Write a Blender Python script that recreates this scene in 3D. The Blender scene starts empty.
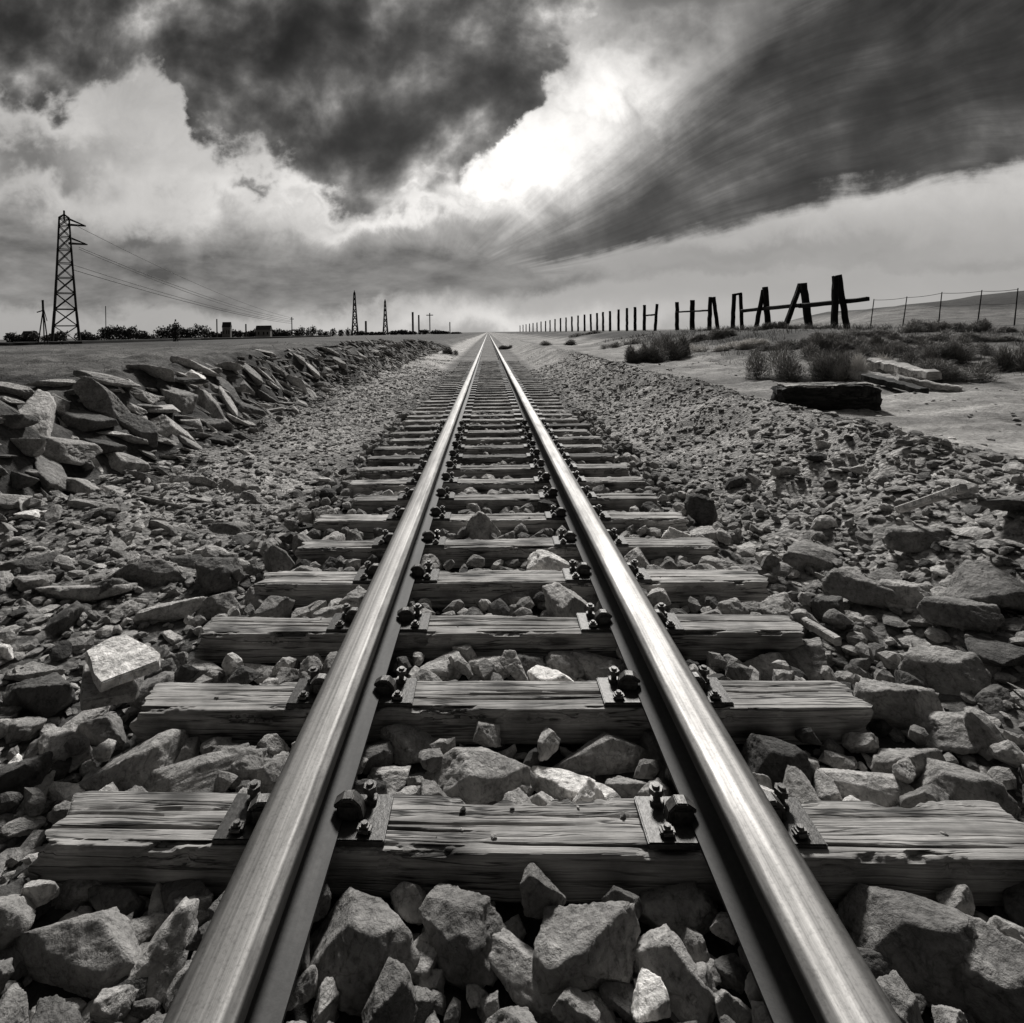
import bpy, bmesh, math, random
import numpy as np
from mathutils import Vector, Matrix, Euler

random.seed(7)
rng = np.random.default_rng(11)
scene = bpy.context.scene
C = scene.collection
R = math.radians
TINT = (1.0, 0.975, 0.945)


def g(v):
    return (v * TINT[0], v * TINT[1], v * TINT[2], 1.0)


# ------------------------------------------------------------------ tagging
def tag(o, label=None, cat=None, group=None, kind=None):
    if label:
        o['label'] = label
    if cat:
        o['category'] = cat
    if group:
        o['group'] = group
    if kind:
        o['kind'] = kind
    return o


def empty(name, loc, rz=0.0):
    o = bpy.data.objects.new(name, None)
    o.empty_display_size = 0.1
    C.objects.link(o)
    o.location = loc
    o.rotation_euler = (0, 0, rz)
    return o


def link(name, me, mat=None, parent=None, loc=(0, 0, 0), rot=(0, 0, 0), scale=(1, 1, 1)):
    o = bpy.data.objects.new(name, me)
    C.objects.link(o)
    if mat is not None:
        if len(me.materials) == 0:
            me.materials.append(mat)
        elif me.materials[0] != mat:
            o.material_slots[0].link = 'OBJECT'
            o.material_slots[0].material = mat
    o.location = loc
    o.rotation_euler = rot
    o.scale = scale
    if parent is not None:
        o.parent = parent
    return o


def np_mesh(name, verts, faces, smooth=False):
    """verts (n,3); faces (m,3) or (m,4) integer array"""
    verts = np.asarray(verts, dtype=np.float32)
    faces = np.asarray(faces, dtype=np.int32)
    me = bpy.data.meshes.new(name)
    n, k = faces.shape
    me.vertices.add(len(verts))
    me.vertices.foreach_set('co', verts.ravel())
    me.loops.add(n * k)
    me.loops.foreach_set('vertex_index', faces.ravel())
    me.polygons.add(n)
    me.polygons.foreach_set('loop_start', np.arange(0, n * k, k, dtype=np.int32))
    me.polygons.foreach_set('loop_total', np.full(n, k, dtype=np.int32))
    me.polygons.foreach_set('use_smooth', np.full(n, smooth, dtype=bool))
    me.update(calc_edges=True)
    me.validate()
    return me


def set_attr(me, name, vals):
    a = me.attributes.new(name, 'FLOAT', 'POINT')
    a.data.foreach_set('value', np.asarray(vals, dtype=np.float32))


# ------------------------------------------------------------------ noise
def _hash(ix, iy, iz, seed):
    h = (ix.astype(np.int64) * 374761393 + iy.astype(np.int64) * 668265263 + iz.astype(np.int64) * 2147483647 + seed * 1274126177) & 0xffffffff
    h = ((h ^ (h >> 13)) * 1274126177) & 0xffffffff
    h = h ^ (h >> 16)
    return (h & 0xffff) / 65535.0


def vnoise(x, y, z=None, seed=0):
    x = np.asarray(x, dtype=np.float64)
    y = np.asarray(y, dtype=np.float64)
    z = np.zeros_like(x) if z is None else np.asarray(z, dtype=np.float64)
    x, y, z = np.broadcast_arrays(x, y, z)
    ix, iy, iz = np.floor(x), np.floor(y), np.floor(z)
    fx, fy, fz = x - ix, y - iy, z - iz
    fx = fx * fx * (3 - 2 * fx); fy = fy * fy * (3 - 2 * fy); fz = fz * fz * (3 - 2 * fz)
    r = 0
    for dx in (0, 1):
        wx = fx if dx else 1 - fx
        for dy in (0, 1):
            wy = fy if dy else 1 - fy
            for dz in (0, 1):
                wz = fz if dz else 1 - fz
                r = r + wx * wy * wz * _hash(ix + dx, iy + dy, iz + dz, seed)
    return r * 2 - 1


def fbm(x, y, z=None, oct=4, seed=0, gain=0.5):
    a, f, t = 1.0, 1.0, 0.0
    for o in range(oct):
        t = t + a * vnoise(x * f, y * f, None if z is None else z * f, seed + o * 17)
        a *= gain
        f *= 2.03
    return t


def sstep(a, b, x):
    t = np.clip((x - a) / (b - a), 0, 1)
    return t * t * (3 - 2 * t)


# ------------------------------------------------------------------ materials
def new_mat(name):
    m = bpy.data.materials.new(name)
    m.use_nodes = True
    nt = m.node_tree
    nt.nodes.clear()
    out = nt.nodes.new('ShaderNodeOutputMaterial')
    b = nt.nodes.new('ShaderNodeBsdfPrincipled')
    nt.links.new(b.outputs[0], out.inputs[0])
    b.inputs['Specular IOR Level'].default_value = 0.25
    return m, nt, b


def node(nt, t, **kw):
    n = nt.nodes.new(t)
    for k, v in kw.items():
        setattr(n, k, v)
    return n


def noise(nt, vec, scale, detail=6, rough=0.6, dist=0.0):
    n = nt.nodes.new('ShaderNodeTexNoise')
    n.inputs['Scale'].default_value = scale
    n.inputs['Detail'].default_value = detail
    n.inputs['Roughness'].default_value = rough
    n.inputs['Distortion'].default_value = dist
    if vec is not None:
        nt.links.new(vec, n.inputs['Vector'])
    return n.outputs[0]


def ramp(nt, fac, stops, interp='LINEAR'):
    r = nt.nodes.new('ShaderNodeValToRGB')
    r.color_ramp.interpolation = interp
    el = r.color_ramp.elements
    while len(el) < len(stops):
        el.new(0.5)
    for e, (p, c) in zip(el, stops):
        e.position = p
        e.color = c if isinstance(c, tuple) else g(c)
    nt.links.new(fac, r.inputs[0])
    return r.outputs[0]


def math_(nt, op, a, b=None, c=None, clamp=False):
    n = nt.nodes.new('ShaderNodeMath')
    n.operation = op
    n.use_clamp = clamp
    for i, v in enumerate((a, b, c)):
        if v is None:
            continue
        if isinstance(v, (int, float)):
            n.inputs[i].default_value = v
        else:
            nt.links.new(v, n.inputs[i])
    return n.outputs[0]


def mixc(nt, fac, a, b, mode='MIX'):
    n = nt.nodes.new('ShaderNodeMix')
    n.data_type = 'RGBA'
    n.blend_type = mode
    for sock, v in ((n.inputs[0], fac), (n.inputs[6], a), (n.inputs[7], b)):
        if isinstance(v, (int, float)):
            sock.default_value = v
        elif isinstance(v, tuple):
            sock.default_value = v
        else:
            nt.links.new(v, sock)
    return n.outputs[2]


def bump(nt, b, height, strength=0.5, dist=0.02, prev=None):
    n = nt.nodes.new('ShaderNodeBump')
    n.inputs['Strength'].default_value = strength
    n.inputs['Distance'].default_value = dist
    nt.links.new(height, n.inputs['Height'])
    if prev is not None:
        nt.links.new(prev, n.inputs['Normal'])
    nt.links.new(n.outputs[0], b.inputs['Normal'])
    return n.outputs[0]


def coords(nt, kind='Object', scale=None):
    tc = nt.nodes.new('ShaderNodeTexCoord')
    v = tc.outputs[kind]
    if scale:
        mp = nt.nodes.new('ShaderNodeMapping')
        mp.inputs['Scale'].default_value = scale
        nt.links.new(v, mp.inputs[0])
        v = mp.outputs[0]
    return v


def geo_pos(nt, scale=None):
    v = nt.nodes.new('ShaderNodeNewGeometry').outputs['Position']
    if scale:
        mp = nt.nodes.new('ShaderNodeMapping')
        mp.inputs['Scale'].default_value = scale
        nt.links.new(v, mp.inputs[0])
        v = mp.outputs[0]
    return v


def rock_mat(name, lo, hi, attr=False):
    m, nt, b = new_mat(name)
    p = geo_pos(nt)
    n1 = noise(nt, p, 7.0, 8, 0.65, 0.4)
    n2 = noise(nt, p, 38.0, 8, 0.7)
    n3 = noise(nt, p, 170.0, 3, 0.7)
    if attr:
        a = node(nt, 'ShaderNodeAttribute', attribute_name='tone').outputs['Fac']
        mul = math_(nt, 'MULTIPLY_ADD', a, hi - lo, lo)
    else:
        oi = nt.nodes.new('ShaderNodeObjectInfo').outputs['Random']
        mul = math_(nt, 'MULTIPLY_ADD', oi, hi - lo, lo)
    k1 = ramp(nt, n1, [(0.30, (0.55, 0.55, 0.55, 1)), (0.5, (0.95, 0.95, 0.95, 1)), (0.68, (1.35, 1.35, 1.35, 1))])
    vc = nt.nodes.new('ShaderNodeTexVoronoi')
    vc.feature = 'DISTANCE_TO_EDGE'
    vc.inputs['Scale'].default_value = 9.0
    wn = nt.nodes.new('ShaderNodeTexNoise')
    wn.inputs['Scale'].default_value = 6.0
    wn.inputs['Detail'].default_value = 5
    nt.links.new(p, wn.inputs['Vector'])
    wa = node(nt, 'ShaderNodeVectorMath', operation='MULTIPLY_ADD')
    nt.links.new(wn.outputs['Color'], wa.inputs[0])
    wa.inputs[1].default_value = (0.22, 0.22, 0.22)
    nt.links.new(p, wa.inputs[2])
    nt.links.new(wa.outputs[0], vc.inputs['Vector'])
    crk = ramp(nt, vc.outputs['Distance'], [(0.0, (0.35, 0.35, 0.35, 1)), (0.035, (1, 1, 1, 1))])
    n1 = math_(nt, 'ADD', n1, 0.0)
    k2 = ramp(nt, n2, [(0.32, (0.4, 0.4, 0.4, 1)), (0.45, (0.95, 0.95, 0.95, 1)), (0.72, (1.45, 1.45, 1.45, 1))])
    col = mixc(nt, 1.0, k1, k2, 'MULTIPLY')
    col = mixc(nt, 0.45, col, crk, 'MULTIPLY')
    hs = nt.nodes.new('ShaderNodeCombineColor')
    for i in range(3):
        t = math_(nt, 'MULTIPLY', mul, TINT[i])
        nt.links.new(t, hs.inputs[i])
    col = mixc(nt, 1.0, col, hs.outputs[0], 'MULTIPLY')
    nt.links.new(col, b.inputs['Base Color'])
    b.inputs['Roughness'].default_value = 0.85
    h = math_(nt, 'ADD', math_(nt, 'MULTIPLY', n2, 0.5), math_(nt, 'MULTIPLY', n3, 0.10))
    h = math_(nt, 'ADD', h, math_(nt, 'MULTIPLY', n1, 1.2))
    h = math_(nt, 'ADD', h, math_(nt, 'MULTIPLY', vc.outputs['Distance'], 0.5))
    bump(nt, b, h, 1.0, 0.035)
    return m


ROCK = {
    'dark': rock_mat('stone_dark', 0.08, 0.14),
    'grey': rock_mat('stone_grey', 0.2, 0.40),
    'pale': rock_mat('stone_pale', 0.36, 0.5),
    'white': rock_mat('stone_white', 0.78, 0.88),
}
ROCK_STUFF = rock_mat('stone_loose', 0.06, 0.5, attr=True)


def wood_mat(name, lo, hi, axis_scale=(1.1, 46, 46), coord='Object', crack=0.5):
    m, nt, b = new_mat(name)
    p0 = coords(nt, coord)
    oi = nt.nodes.new('ShaderNodeObjectInfo').outputs['Random']
    off = nt.nodes.new('ShaderNodeCombineXYZ')
    nt.links.new(math_(nt, 'MULTIPLY', oi, 37.0), off.inputs[0])
    nt.links.new(math_(nt, 'MULTIPLY', oi, 11.0), off.inputs[2])
    add = node(nt, 'ShaderNodeVectorMath', operation='ADD')
    nt.links.new(p0, add.inputs[0])
    nt.links.new(off.outputs[0], add.inputs[1])
    # wander of the grain
    wv = nt.nodes.new('ShaderNodeTexNoise')
    wv.inputs['Scale'].default_value = 2.3
    wv.inputs['Detail'].default_value = 2
    nt.links.new(add.outputs[0], wv.inputs['Vector'])
    ws = node(nt, 'ShaderNodeVectorMath', operation='SCALE')
    nt.links.new(wv.outputs['Color'], ws.inputs[0])
    ws.inputs['Scale'].default_value = 0.018
    ad2 = node(nt, 'ShaderNodeVectorMath', operation='ADD')
    nt.links.new(add.outputs[0], ad2.inputs[0])
    nt.links.new(ws.outputs[0], ad2.inputs[1])
    mp = nt.nodes.new('ShaderNodeMapping')
    mp.inputs['Scale'].default_value = axis_scale
    nt.links.new(ad2.outputs[0], mp.inputs[0])
    gr = noise(nt, mp.outputs[0], 1.0, 7, 0.65)
    mp2 = nt.nodes.new('ShaderNodeMapping')
    mp2.inputs['Scale'].default_value = (axis_scale[0] * 3.2, axis_scale[1] * 3.2, axis_scale[2] * 3.2)
    nt.links.new(ad2.outputs[0], mp2.inputs[0])
    fine = noise(nt, mp2.outputs[0], 1.0, 5, 0.7)
    blot = noise(nt, add.outputs[0], 3.5, 5, 0.6)
    # knots
    vo = nt.nodes.new('ShaderNodeTexVoronoi')
    mp3 = nt.nodes.new('ShaderNodeMapping')
    mp3.inputs['Scale'].default_value = (2.2, 6.5, 6.5)
    nt.links.new(ad2.outputs[0], mp3.inputs[0])
    nt.links.new(mp3.outputs[0], vo.inputs['Vector'])
    vo.inputs['Scale'].default_value = 1.0
    knot = ramp(nt, vo.outputs['Distance'], [(0.12, (0.1, 0.1, 0.1, 1)), (0.24, (0.7, 0.7, 0.7, 1)), (0.38, (1, 1, 1, 1))])
    mp4 = nt.nodes.new('ShaderNodeMapping')
    mp4.inputs['Scale'].default_value = (axis_scale[0] * 1.1, axis_scale[1] * 0.55, axis_scale[2] * 0.55)
    nt.links.new(ad2.outputs[0], mp4.inputs[0])
    cr = noise(nt, mp4.outputs[0], 1.0, 4, 0.5)
    cra = math_(nt, 'ABSOLUTE', math_(nt, 'SUBTRACT', cr, 0.5))
    crack_c = ramp(nt, cra, [(0.0, (0.06, 0.06, 0.06, 1)), (0.012, (0.3, 0.3, 0.3, 1)), (0.03, (1, 1, 1, 1))])
    gate = ramp(nt, noise(nt, add.outputs[0], 1.7, 2, 0.5), [(0.42, (0, 0, 0, 1)), (0.52, (1, 1, 1, 1))])
    c1 = ramp(nt, gr, [(0.30, lo * 0.55), (0.42, lo * 0.9 + hi * 0.1), (0.52, (lo + hi) * 0.5), (0.68, hi)])
    c2 = ramp(nt, fine, [(0.33, (0.55, 0.55, 0.55, 1)), (0.45, (0.92, 0.92, 0.92, 1)), (0.7, (1.2, 1.2, 1.2, 1))])
    c3 = ramp(nt, blot, [(0.3, (0.5, 0.5, 0.5, 1)), (0.62, (1.15, 1.15, 1.15, 1))])
    col = mixc(nt, 1.0, c1, c2, 'MULTIPLY')
    col = mixc(nt, 1.0, col, c3, 'MULTIPLY')
    col = mixc(nt, 0.85, col, knot, 'MULTIPLY')
    col = mixc(nt, math_(nt, 'MULTIPLY', gate, 0.9), col, crack_c, 'MULTIPLY')
    nt.links.new(col, b.inputs['Base Color'])
    b.inputs['Roughness'].default_value = 0.8
    h = math_(nt, 'ADD', math_(nt, 'MULTIPLY', gr, 0.5), math_(nt, 'MULTIPLY', fine, 0.6))
    h = math_(nt, 'ADD', h, math_(nt, 'MULTIPLY', math_(nt, 'MINIMUM', cra, 0.04), 14.0))
    bump(nt, b, h, 0.7, 0.010)
    return m


M_SLEEPER = wood_mat('sleeper_wood', 0.25, 0.46)
M_SLEEPER_PALE = wood_mat('sleeper_wood_pale', 0.34, 0.58)
M_SLEEPER_DARK = wood_mat('sleeper_wood_dark', 0.12, 0.30)
M_POST = wood_mat('black_timber', 0.008, 0.022, (20, 20, 2))
M_BEAM = wood_mat('dark_timber', 0.012, 0.05, (3, 20, 20))
M_DRIFT = wood_mat('driftwood', 0.35, 0.62, (2, 24, 24))


def plain(name, v, rough=0.7, metal=0.0, var=0.35, scale=20.0, bstr=0.3, bdist=0.005):
    m, nt, b = new_mat(name)
    p = geo_pos(nt)
    n = noise(nt, p, scale, 6, 0.65)
    c = ramp(nt, n, [(0.3, v * (1 - var)), (0.7, v * (1 + var))])
    nt.links.new(c, b.inputs['Base Color'])
    b.inputs['Roughness'].default_value = rough
    b.inputs['Metallic'].default_value = metal
    bump(nt, b, n, bstr, bdist)
    return m


M_IRON = plain('rusted_iron', 0.10, 0.45, 0.45, 0.5, 60, 0.6, 0.004)
M_PLATE = plain('worn_iron_plate', 0.05, 0.42, 0.5, 0.4, 60, 0.5, 0.003)
M_LATTICE = plain('pylon_steel', 0.035, 0.6, 0.3, 0.2, 1.0)
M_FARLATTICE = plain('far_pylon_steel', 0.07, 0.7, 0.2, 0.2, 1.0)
M_WIRE = plain('dark_wire', 0.05, 0.6, 0.4, 0.1, 5)
M_CROWN = plain('tree_leaves', 0.085, 0.8, 0, 0.5, 0.6)
M_TRUNK = plain('tree_bark', 0.035, 0.9, 0, 0.3, 4)
M_WALLB = plain('dark_wall', 0.02, 0.9, 0, 0.4, 0.4)
M_HOUSE = plain('pale_render', 0.25, 0.9, 0, 0.1, 0.5)
M_ROOF = plain('slate_roof', 0.05, 0.8, 0, 0.2, 1.0)
M_PANE = plain('window_glass', 0.02, 0.15, 0, 0.1, 1.0)


def rail_mats():
    # dull, dark web and foot
    m, nt, b = new_mat('rail_steel_dark')
    p = geo_pos(nt, (9, 1.1, 9))
    n = noise(nt, p, 1.5, 7, 0.65)
    p2 = geo_pos(nt)
    n2 = noise(nt, p2, 45, 5, 0.7)
    c = ramp(nt, n, [(0.3, 0.018), (0.55, 0.035), (0.75, 0.06)])
    c = mixc(nt, 0.6, c, ramp(nt, n2, [(0.35, (0.6, 0.6, 0.6, 1)), (0.6, (1.1, 1.1, 1.1, 1))]), 'MULTIPLY')
    nt.links.new(c, b.inputs['Base Color'])
    b.inputs['Metallic'].default_value = 0.2
    b.inputs['Roughness'].default_value = 0.6
    bump(nt, b, n2, 0.25, 0.003)
    # worn head
    h, nt, b = new_mat('rail_steel_polished')
    p = geo_pos(nt, (60, 0.35, 60))
    n = noise(nt, p, 1.0, 6, 0.6)
    p3 = geo_pos(nt, (8, 1.2, 8))
    n3 = noise(nt, p3, 1.0, 6, 0.65)
    n4 = noise(nt, geo_pos(nt), 90, 4, 0.7)
    c = ramp(nt, n, [(0.3, 0.11), (0.5, 0.18), (0.7, 0.26)])
    # worn running band in the middle, duller rusty margins
    so = node(nt, 'ShaderNodeSeparateXYZ')
    nt.links.new(coords(nt, 'Object'), so.inputs[0])
    wob = noise(nt, geo_pos(nt, (1, 0.7, 1)), 1.3, 4, 0.6)
    ax = math_(nt, 'ABSOLUTE', math_(nt, 'ADD', so.outputs[0], math_(nt, 'MULTIPLY_ADD', wob, 0.03, -0.015)))
    margin = ramp(nt, math_(nt, 'MULTIPLY', ax, 10.0), [(0.50, (0, 0, 0, 1)), (0.60, (1, 1, 1, 1))])
    rust = ramp(nt, noise(nt, geo_pos(nt, (40, 6, 40)), 1.0, 6, 0.7), [(0.35, 0.05), (0.65, 0.12)])
    c = mixc(nt, math_(nt, 'MULTIPLY', margin, 0.8), c, rust)
    c = mixc(nt, 0.7, c, ramp(nt, n3, [(0.32, (0.45, 0.45, 0.45, 1)), (0.6, (1.05, 1.05, 1.05, 1))]), 'MULTIPLY')
    c = mixc(nt, 0.55, c, ramp(nt, n4, [(0.33, (0.55, 0.55, 0.55, 1)), (0.5, (1, 1, 1, 1))]), 'MULTIPLY')
    nt.links.new(c, b.inputs['Base Color'])
    b.inputs['Metallic'].default_value = 0.85
    r = ramp(nt, n3, [(0.3, (0.6, 0.6, 0.6, 1)), (0.7, (0.42, 0.42, 0.42, 1))])
    r = mixc(nt, math_(nt, 'MULTIPLY', margin, 0.7), r, (0.72, 0.72, 0.72, 1.0))
    nt.links.new(r, b.inputs['Roughness'])
    bump(nt, b, math_(nt, 'ADD', n, math_(nt, 'MULTIPLY', n4, 0.4)), 0.12, 0.003)
    return m, h


M_RAIL, M_HEAD = rail_mats()


def ground_mat():
    m, nt, b = new_mat('ground_soil')
    a = node(nt, 'ShaderNodeAttribute', attribute_name='tone').outputs['Fac']
    gv = node(nt, 'ShaderNodeAttribute', attribute_name='gravel').outputs['Fac']
    p = geo_pos(nt)
    n1 = noise(nt, p, 2.2, 8, 0.65)
    n2 = noise(nt, p, 22, 8, 0.72)
    n3 = noise(nt, geo_pos(nt, (0.5, 0.9, 1)), 0.6, 8, 0.62)
    vo = nt.nodes.new('ShaderNodeTexVoronoi')
    vo.inputs['Scale'].default_value = 26
    nt.links.new(p, vo.inputs['Vector'])
    vo2 = nt.nodes.new('ShaderNodeTexVoronoi')
    vo2.inputs['Scale'].default_value = 26
    nt.links.new(p, vo2.inputs['Vector'])
    cell = node(nt, 'ShaderNodeSeparateColor')
    nt.links.new(vo2.outputs['Color'], cell.inputs[0])
    k1 = ramp(nt, n1, [(0.3, (0.6, 0.6, 0.6, 1)), (0.7, (1.35, 1.35, 1.35, 1))])
    k2 = ramp(nt, n2, [(0.3, (0.5, 0.5, 0.5, 1)), (0.72, (1.45, 1.45, 1.45, 1))])
    k3 = ramp(nt, n3, [(0.32, (0.55, 0.55, 0.55, 1)), (0.66, (1.4, 1.4, 1.4, 1))])
    kc = ramp(nt, cell.outputs[0], [(0.0, (0.5, 0.5, 0.5, 1)), (1.0, (1.6, 1.6, 1.6, 1))])
    col = mixc(nt, 1.0, k1, k2, 'MULTIPLY')
    col = mixc(nt, 1.0, col, k3, 'MULTIPLY')
    col = mixc(nt, math_(nt, 'MULTIPLY', gv, 0.8), col, kc, 'MULTIPLY')
    cc = node(nt, 'ShaderNodeCombineColor')
    for i in range(3):
        nt.links.new(math_(nt, 'MULTIPLY', a, TINT[i]), cc.inputs[i])
    col = mixc(nt, 1.0, col, cc.outputs[0], 'MULTIPLY')
    nt.links.new(col, b.inputs['Base Color'])
    b.inputs['Roughness'].default_value = 0.95
    hv = math_(nt, 'MULTIPLY', math_(nt, 'SUBTRACT', 1.0, vo.outputs['Distance']), gv)
    h = math_(nt, 'ADD', math_(nt, 'MULTIPLY', n2, 0.8), math_(nt, 'MULTIPLY', hv, 0.6))
    h = math_(nt, 'ADD', h, math_(nt, 'MULTIPLY', n1, 1.0))
    bump(nt, b, h, 0.8, 0.05)
    return m


M_GROUND = ground_mat()


def blade_mat(name, lo, hi):
    m, nt, b = new_mat(name)
    a = node(nt, 'ShaderNodeAttribute', attribute_name='tone').outputs['Fac']
    c = ramp(nt, a, [(0.0, lo), (1.0, hi)])
    nt.links.new(c, b.inputs['Base Color'])
    b.inputs['Roughness'].default_value = 0.9
    return m


M_BUSH = blade_mat('dry_bush', 0.08, 0.50)
M_BUSH_PALE = blade_mat('pale_bush', 0.5, 0.8)
M_GRASS = blade_mat('dry_grass', 0.09, 0.32)

# ------------------------------------------------------------------ camera
F = 568.0
CAM_Z = 1.76
cam_d = bpy.data.cameras.new('camera')
cam = bpy.data.objects.new('camera', cam_d)
C.objects.link(cam)
YAW, ROLL = R(1.36), R(-0.88)
# camera looks along -Z: rotate so it faces +Y, then yaw about Z, roll about its own axis
RM = Matrix.Rotation(YAW, 3, 'Z') @ Matrix.Rotation(R(90), 3, 'X') @ Matrix.Rotation(ROLL, 3, 'Z')
cam.matrix_world = Matrix.Translation((0, 0, CAM_Z)) @ RM.to_4x4()
cam_d.sensor_width = 36.0
cam_d.lens = F / 1024 * 36.0
cam_d.clip_start = 0.02
cam_d.clip_end = 9000
_d = RM.transposed() @ Vector((0, 1, 0))
PPX = 488 - F * _d.x / -_d.z
PPY = 332 + F * _d.y / -_d.z
cam_d.shift_x = (512 - PPX) / 1024
cam_d.shift_y = (PPY - 511.5) / 1024
scene.camera = cam


def ray(px, py):
    return RM @ Vector(((px - PPX) / F, -(py - PPY) / F, -1.0))


def on_z(px, py, z=0.0):
    """the point of the level z seen at a pixel of the photograph"""
    d = ray(px, py)
    t = (z - CAM_Z) / d.z
    return Vector((0, 0, CAM_Z)) + d * t


def at_y(px, py, Y):
    d = ray(px, py)
    t = Y / d.y
    return Vector((0, 0, CAM_Z)) + d * t


def project(P):
    q = RM.transposed() @ (Vector(P) - Vector((0, 0, CAM_Z)))
    if q.z > -0.05:
        return None
    return (PPX + F * q.x / -q.z, PPY - F * q.y / -q.z, -q.z)


# ------------------------------------------------------------------ terrain
def base_height(x, y):
    x = np.asarray(x, float); y = np.asarray(y, float)
    x, y = np.broadcast_arrays(x, y)
    w1 = fbm(x * 0.25, y * 0.25, seed=3, oct=3)          # wander of crests
    far = sstep(18, 55, y)
    z = np.full(x.shape, -0.19) + 0.09 * sstep(9, 15, y)
    # left foot slope and bank
    xl = x + 0.35 * w1
    z = z + 0.26 * sstep(-1.7, -4.0, xl)
    crest = 1.16 * (1 - 0.5 * sstep(30, 70, y))
    z = z + (crest - 0.05) * sstep(-4.1, -5.9, xl + 0.15 * fbm(x * 1.1, y * 1.1, seed=9, oct=2))
    # right shoulder
    xr = x + 0.25 * w1
    z = z + (0.62 - 0.05 * far) * sstep(1.9, 4.3, xr) + 0.19 * np.exp(-((xr - 4.1) / 0.5) ** 2) * (1 - 0.6 * far)
    # rise behind the sandy flat
    z = z + 1.12 * sstep(6.0, 15.5, x) * sstep(11, 27, y)
    # low hill far to the right
    win = sstep(105, 150, y) * (1 - sstep(230, 330, y))
    k = y / 170.0
    z = z + win * (5.6 * sstep(88, 116, x / k ** 0.6) + 3.6 * sstep(112, 165, x / k ** 0.6) + 0.7 * fbm(x * 0.04, y * 0.05, seed=91, oct=4) * sstep(88, 116, x))
    # scale the far land gently
    return z


def height(x, y):
    x = np.asarray(x, float); y = np.asarray(y, float)
    x, y = np.broadcast_arrays(x, y)
    z = base_height(x, y)
    near = 1 - sstep(20, 60, y)
    bed = np.exp(-((x - 0.07) / 1.7) ** 6)
    rough = 0.03 + 0.05 * sstep(-2.5, -4.5, x) + 0.035 * sstep(1.9, 2.8, x) * (1 - sstep(4.0, 5.2, x)) + 0.012 * sstep(4.6, 5.4, x)
    rough = rough * (1 - 0.5 * bed)
    z = z + rough * fbm(x * 1.8, y * 1.8, seed=21, oct=5, gain=0.55) * near
    z = z + 0.10 * fbm(x * 0.35, y * 0.35, seed=31, oct=3) * (1 - bed) * sstep(2.2, 5, np.abs(x)) * (1 - sstep(40, 120, y))
    return z


def hz(x, y):
    return float(height(np.array([x]), np.array([y]))[0])


def axis(a, b, step, lo, hi, grow):
    xs = list(np.arange(a, b + 1e-6, step))
    s = step
    while xs[-1] < hi:
        s *= grow
        xs.append(xs[-1] + s)
    s = step
    pre = []
    cur = a
    while cur > lo:
        s *= grow
        cur -= s
        pre.append(cur)
    return np.array(pre[::-1] + xs)


def build_ground():
    xs = axis(-8.0, 9.0, 0.05, -3000, 3000, 1.07)
    ys = axis(0.5, 13.0, 0.05, -60, 5000, 1.035)
    X, Y = np.meshgrid(xs, ys)
    Z = height(X, Y)
    nx, ny = len(xs), len(ys)
    idx = np.arange(nx * ny).reshape(ny, nx)
    f = np.stack([idx[:-1, :-1], idx[:-1, 1:], idx[1:, 1:], idx[1:, :-1]], -1).reshape(-1, 4)
    v = np.stack([X, Y, Z], -1).reshape(-1, 3)
    me = np_mesh('ground', v, f, True)
    # soil tone: ground cover (ballast dust, sand, turf), gap shade painted into the track bed
    w = 0.4 * fbm(X * 0.5, Y * 0.5, seed=77, oct=3)
    t = np.full(X.shape, 0.11)
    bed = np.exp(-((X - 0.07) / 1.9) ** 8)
    t = t * (1 - bed) + bed * (0.035 + 0.14 * sstep(9, 17, Y))  # dark soil, blackened further to paint the shade of the crib gaps
    lslope = sstep(-1.8, -2.6, X) * (1 - sstep(-3.8, -4.8, X + w))
    t = t + 0.20 * lslope * sstep(2, 7, Y) + 0.12 * lslope * sstep(14, 30, Y)
    bank = sstep(-4.2, -4.8, X + w) * (1 - sstep(-5.7, -6.3, X))
    t = t - 0.05 * bank * (1 - sstep(18, 30, Y))
    field = sstep(-5.8, -6.6, X)
    t = t + field * (0.06 * fbm(X * 0.03, Y * 0.35, seed=5, oct=4) - 0.04)
    shoulder = sstep(1.9, 2.4, X) * (1 - sstep(3.9, 4.8, X + w))
    t = t + 0.20 * shoulder * sstep(1.5, 5, Y)
    sand = sstep(4.3, 5.2, X + w) * (1 - sstep(17, 24, Y + 2.5 * w + 0.5 * (X - 8))) 
    sand = np.maximum(sand, sstep(4.3, 5.2, X + w) * (1 - sstep(8.5, 11, X + 3 * w)))
    t = t + (0.15 + 0.10 * fbm(X * 0.25, Y * 1.6, seed=66, oct=4)) * sand
    scrub = sstep(9, 12, X + 3 * w) * sstep(20, 26, Y)
    t = t + scrub * (-0.055 + 0.05 * fbm(X * 0.12, Y * 0.12, seed=8, oct=4))
    farr = sstep(60, 90, Y) * sstep(10, 25, X)
    t = t * (1 - farr) + farr * (0.17 + 0.07 * fbm(X * 0.02, Y * 0.05, seed=13, oct=4))
    hilltop = sstep(4.6, 6.4, Z + 0.9 * fbm(X * 0.05, Y * 0.05, seed=14, oct=3)) * sstep(60, 90, Y)
    t = t * (1 - hilltop) + hilltop * 0.035
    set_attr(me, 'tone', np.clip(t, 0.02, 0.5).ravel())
    gr = np.clip(0.25 + shoulder + lslope + bed * 0.6 - sand, 0, 1)
    set_attr(me, 'gravel', gr.ravel())
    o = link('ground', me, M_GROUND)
    tag(o, kind='structure')


build_ground()

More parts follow.
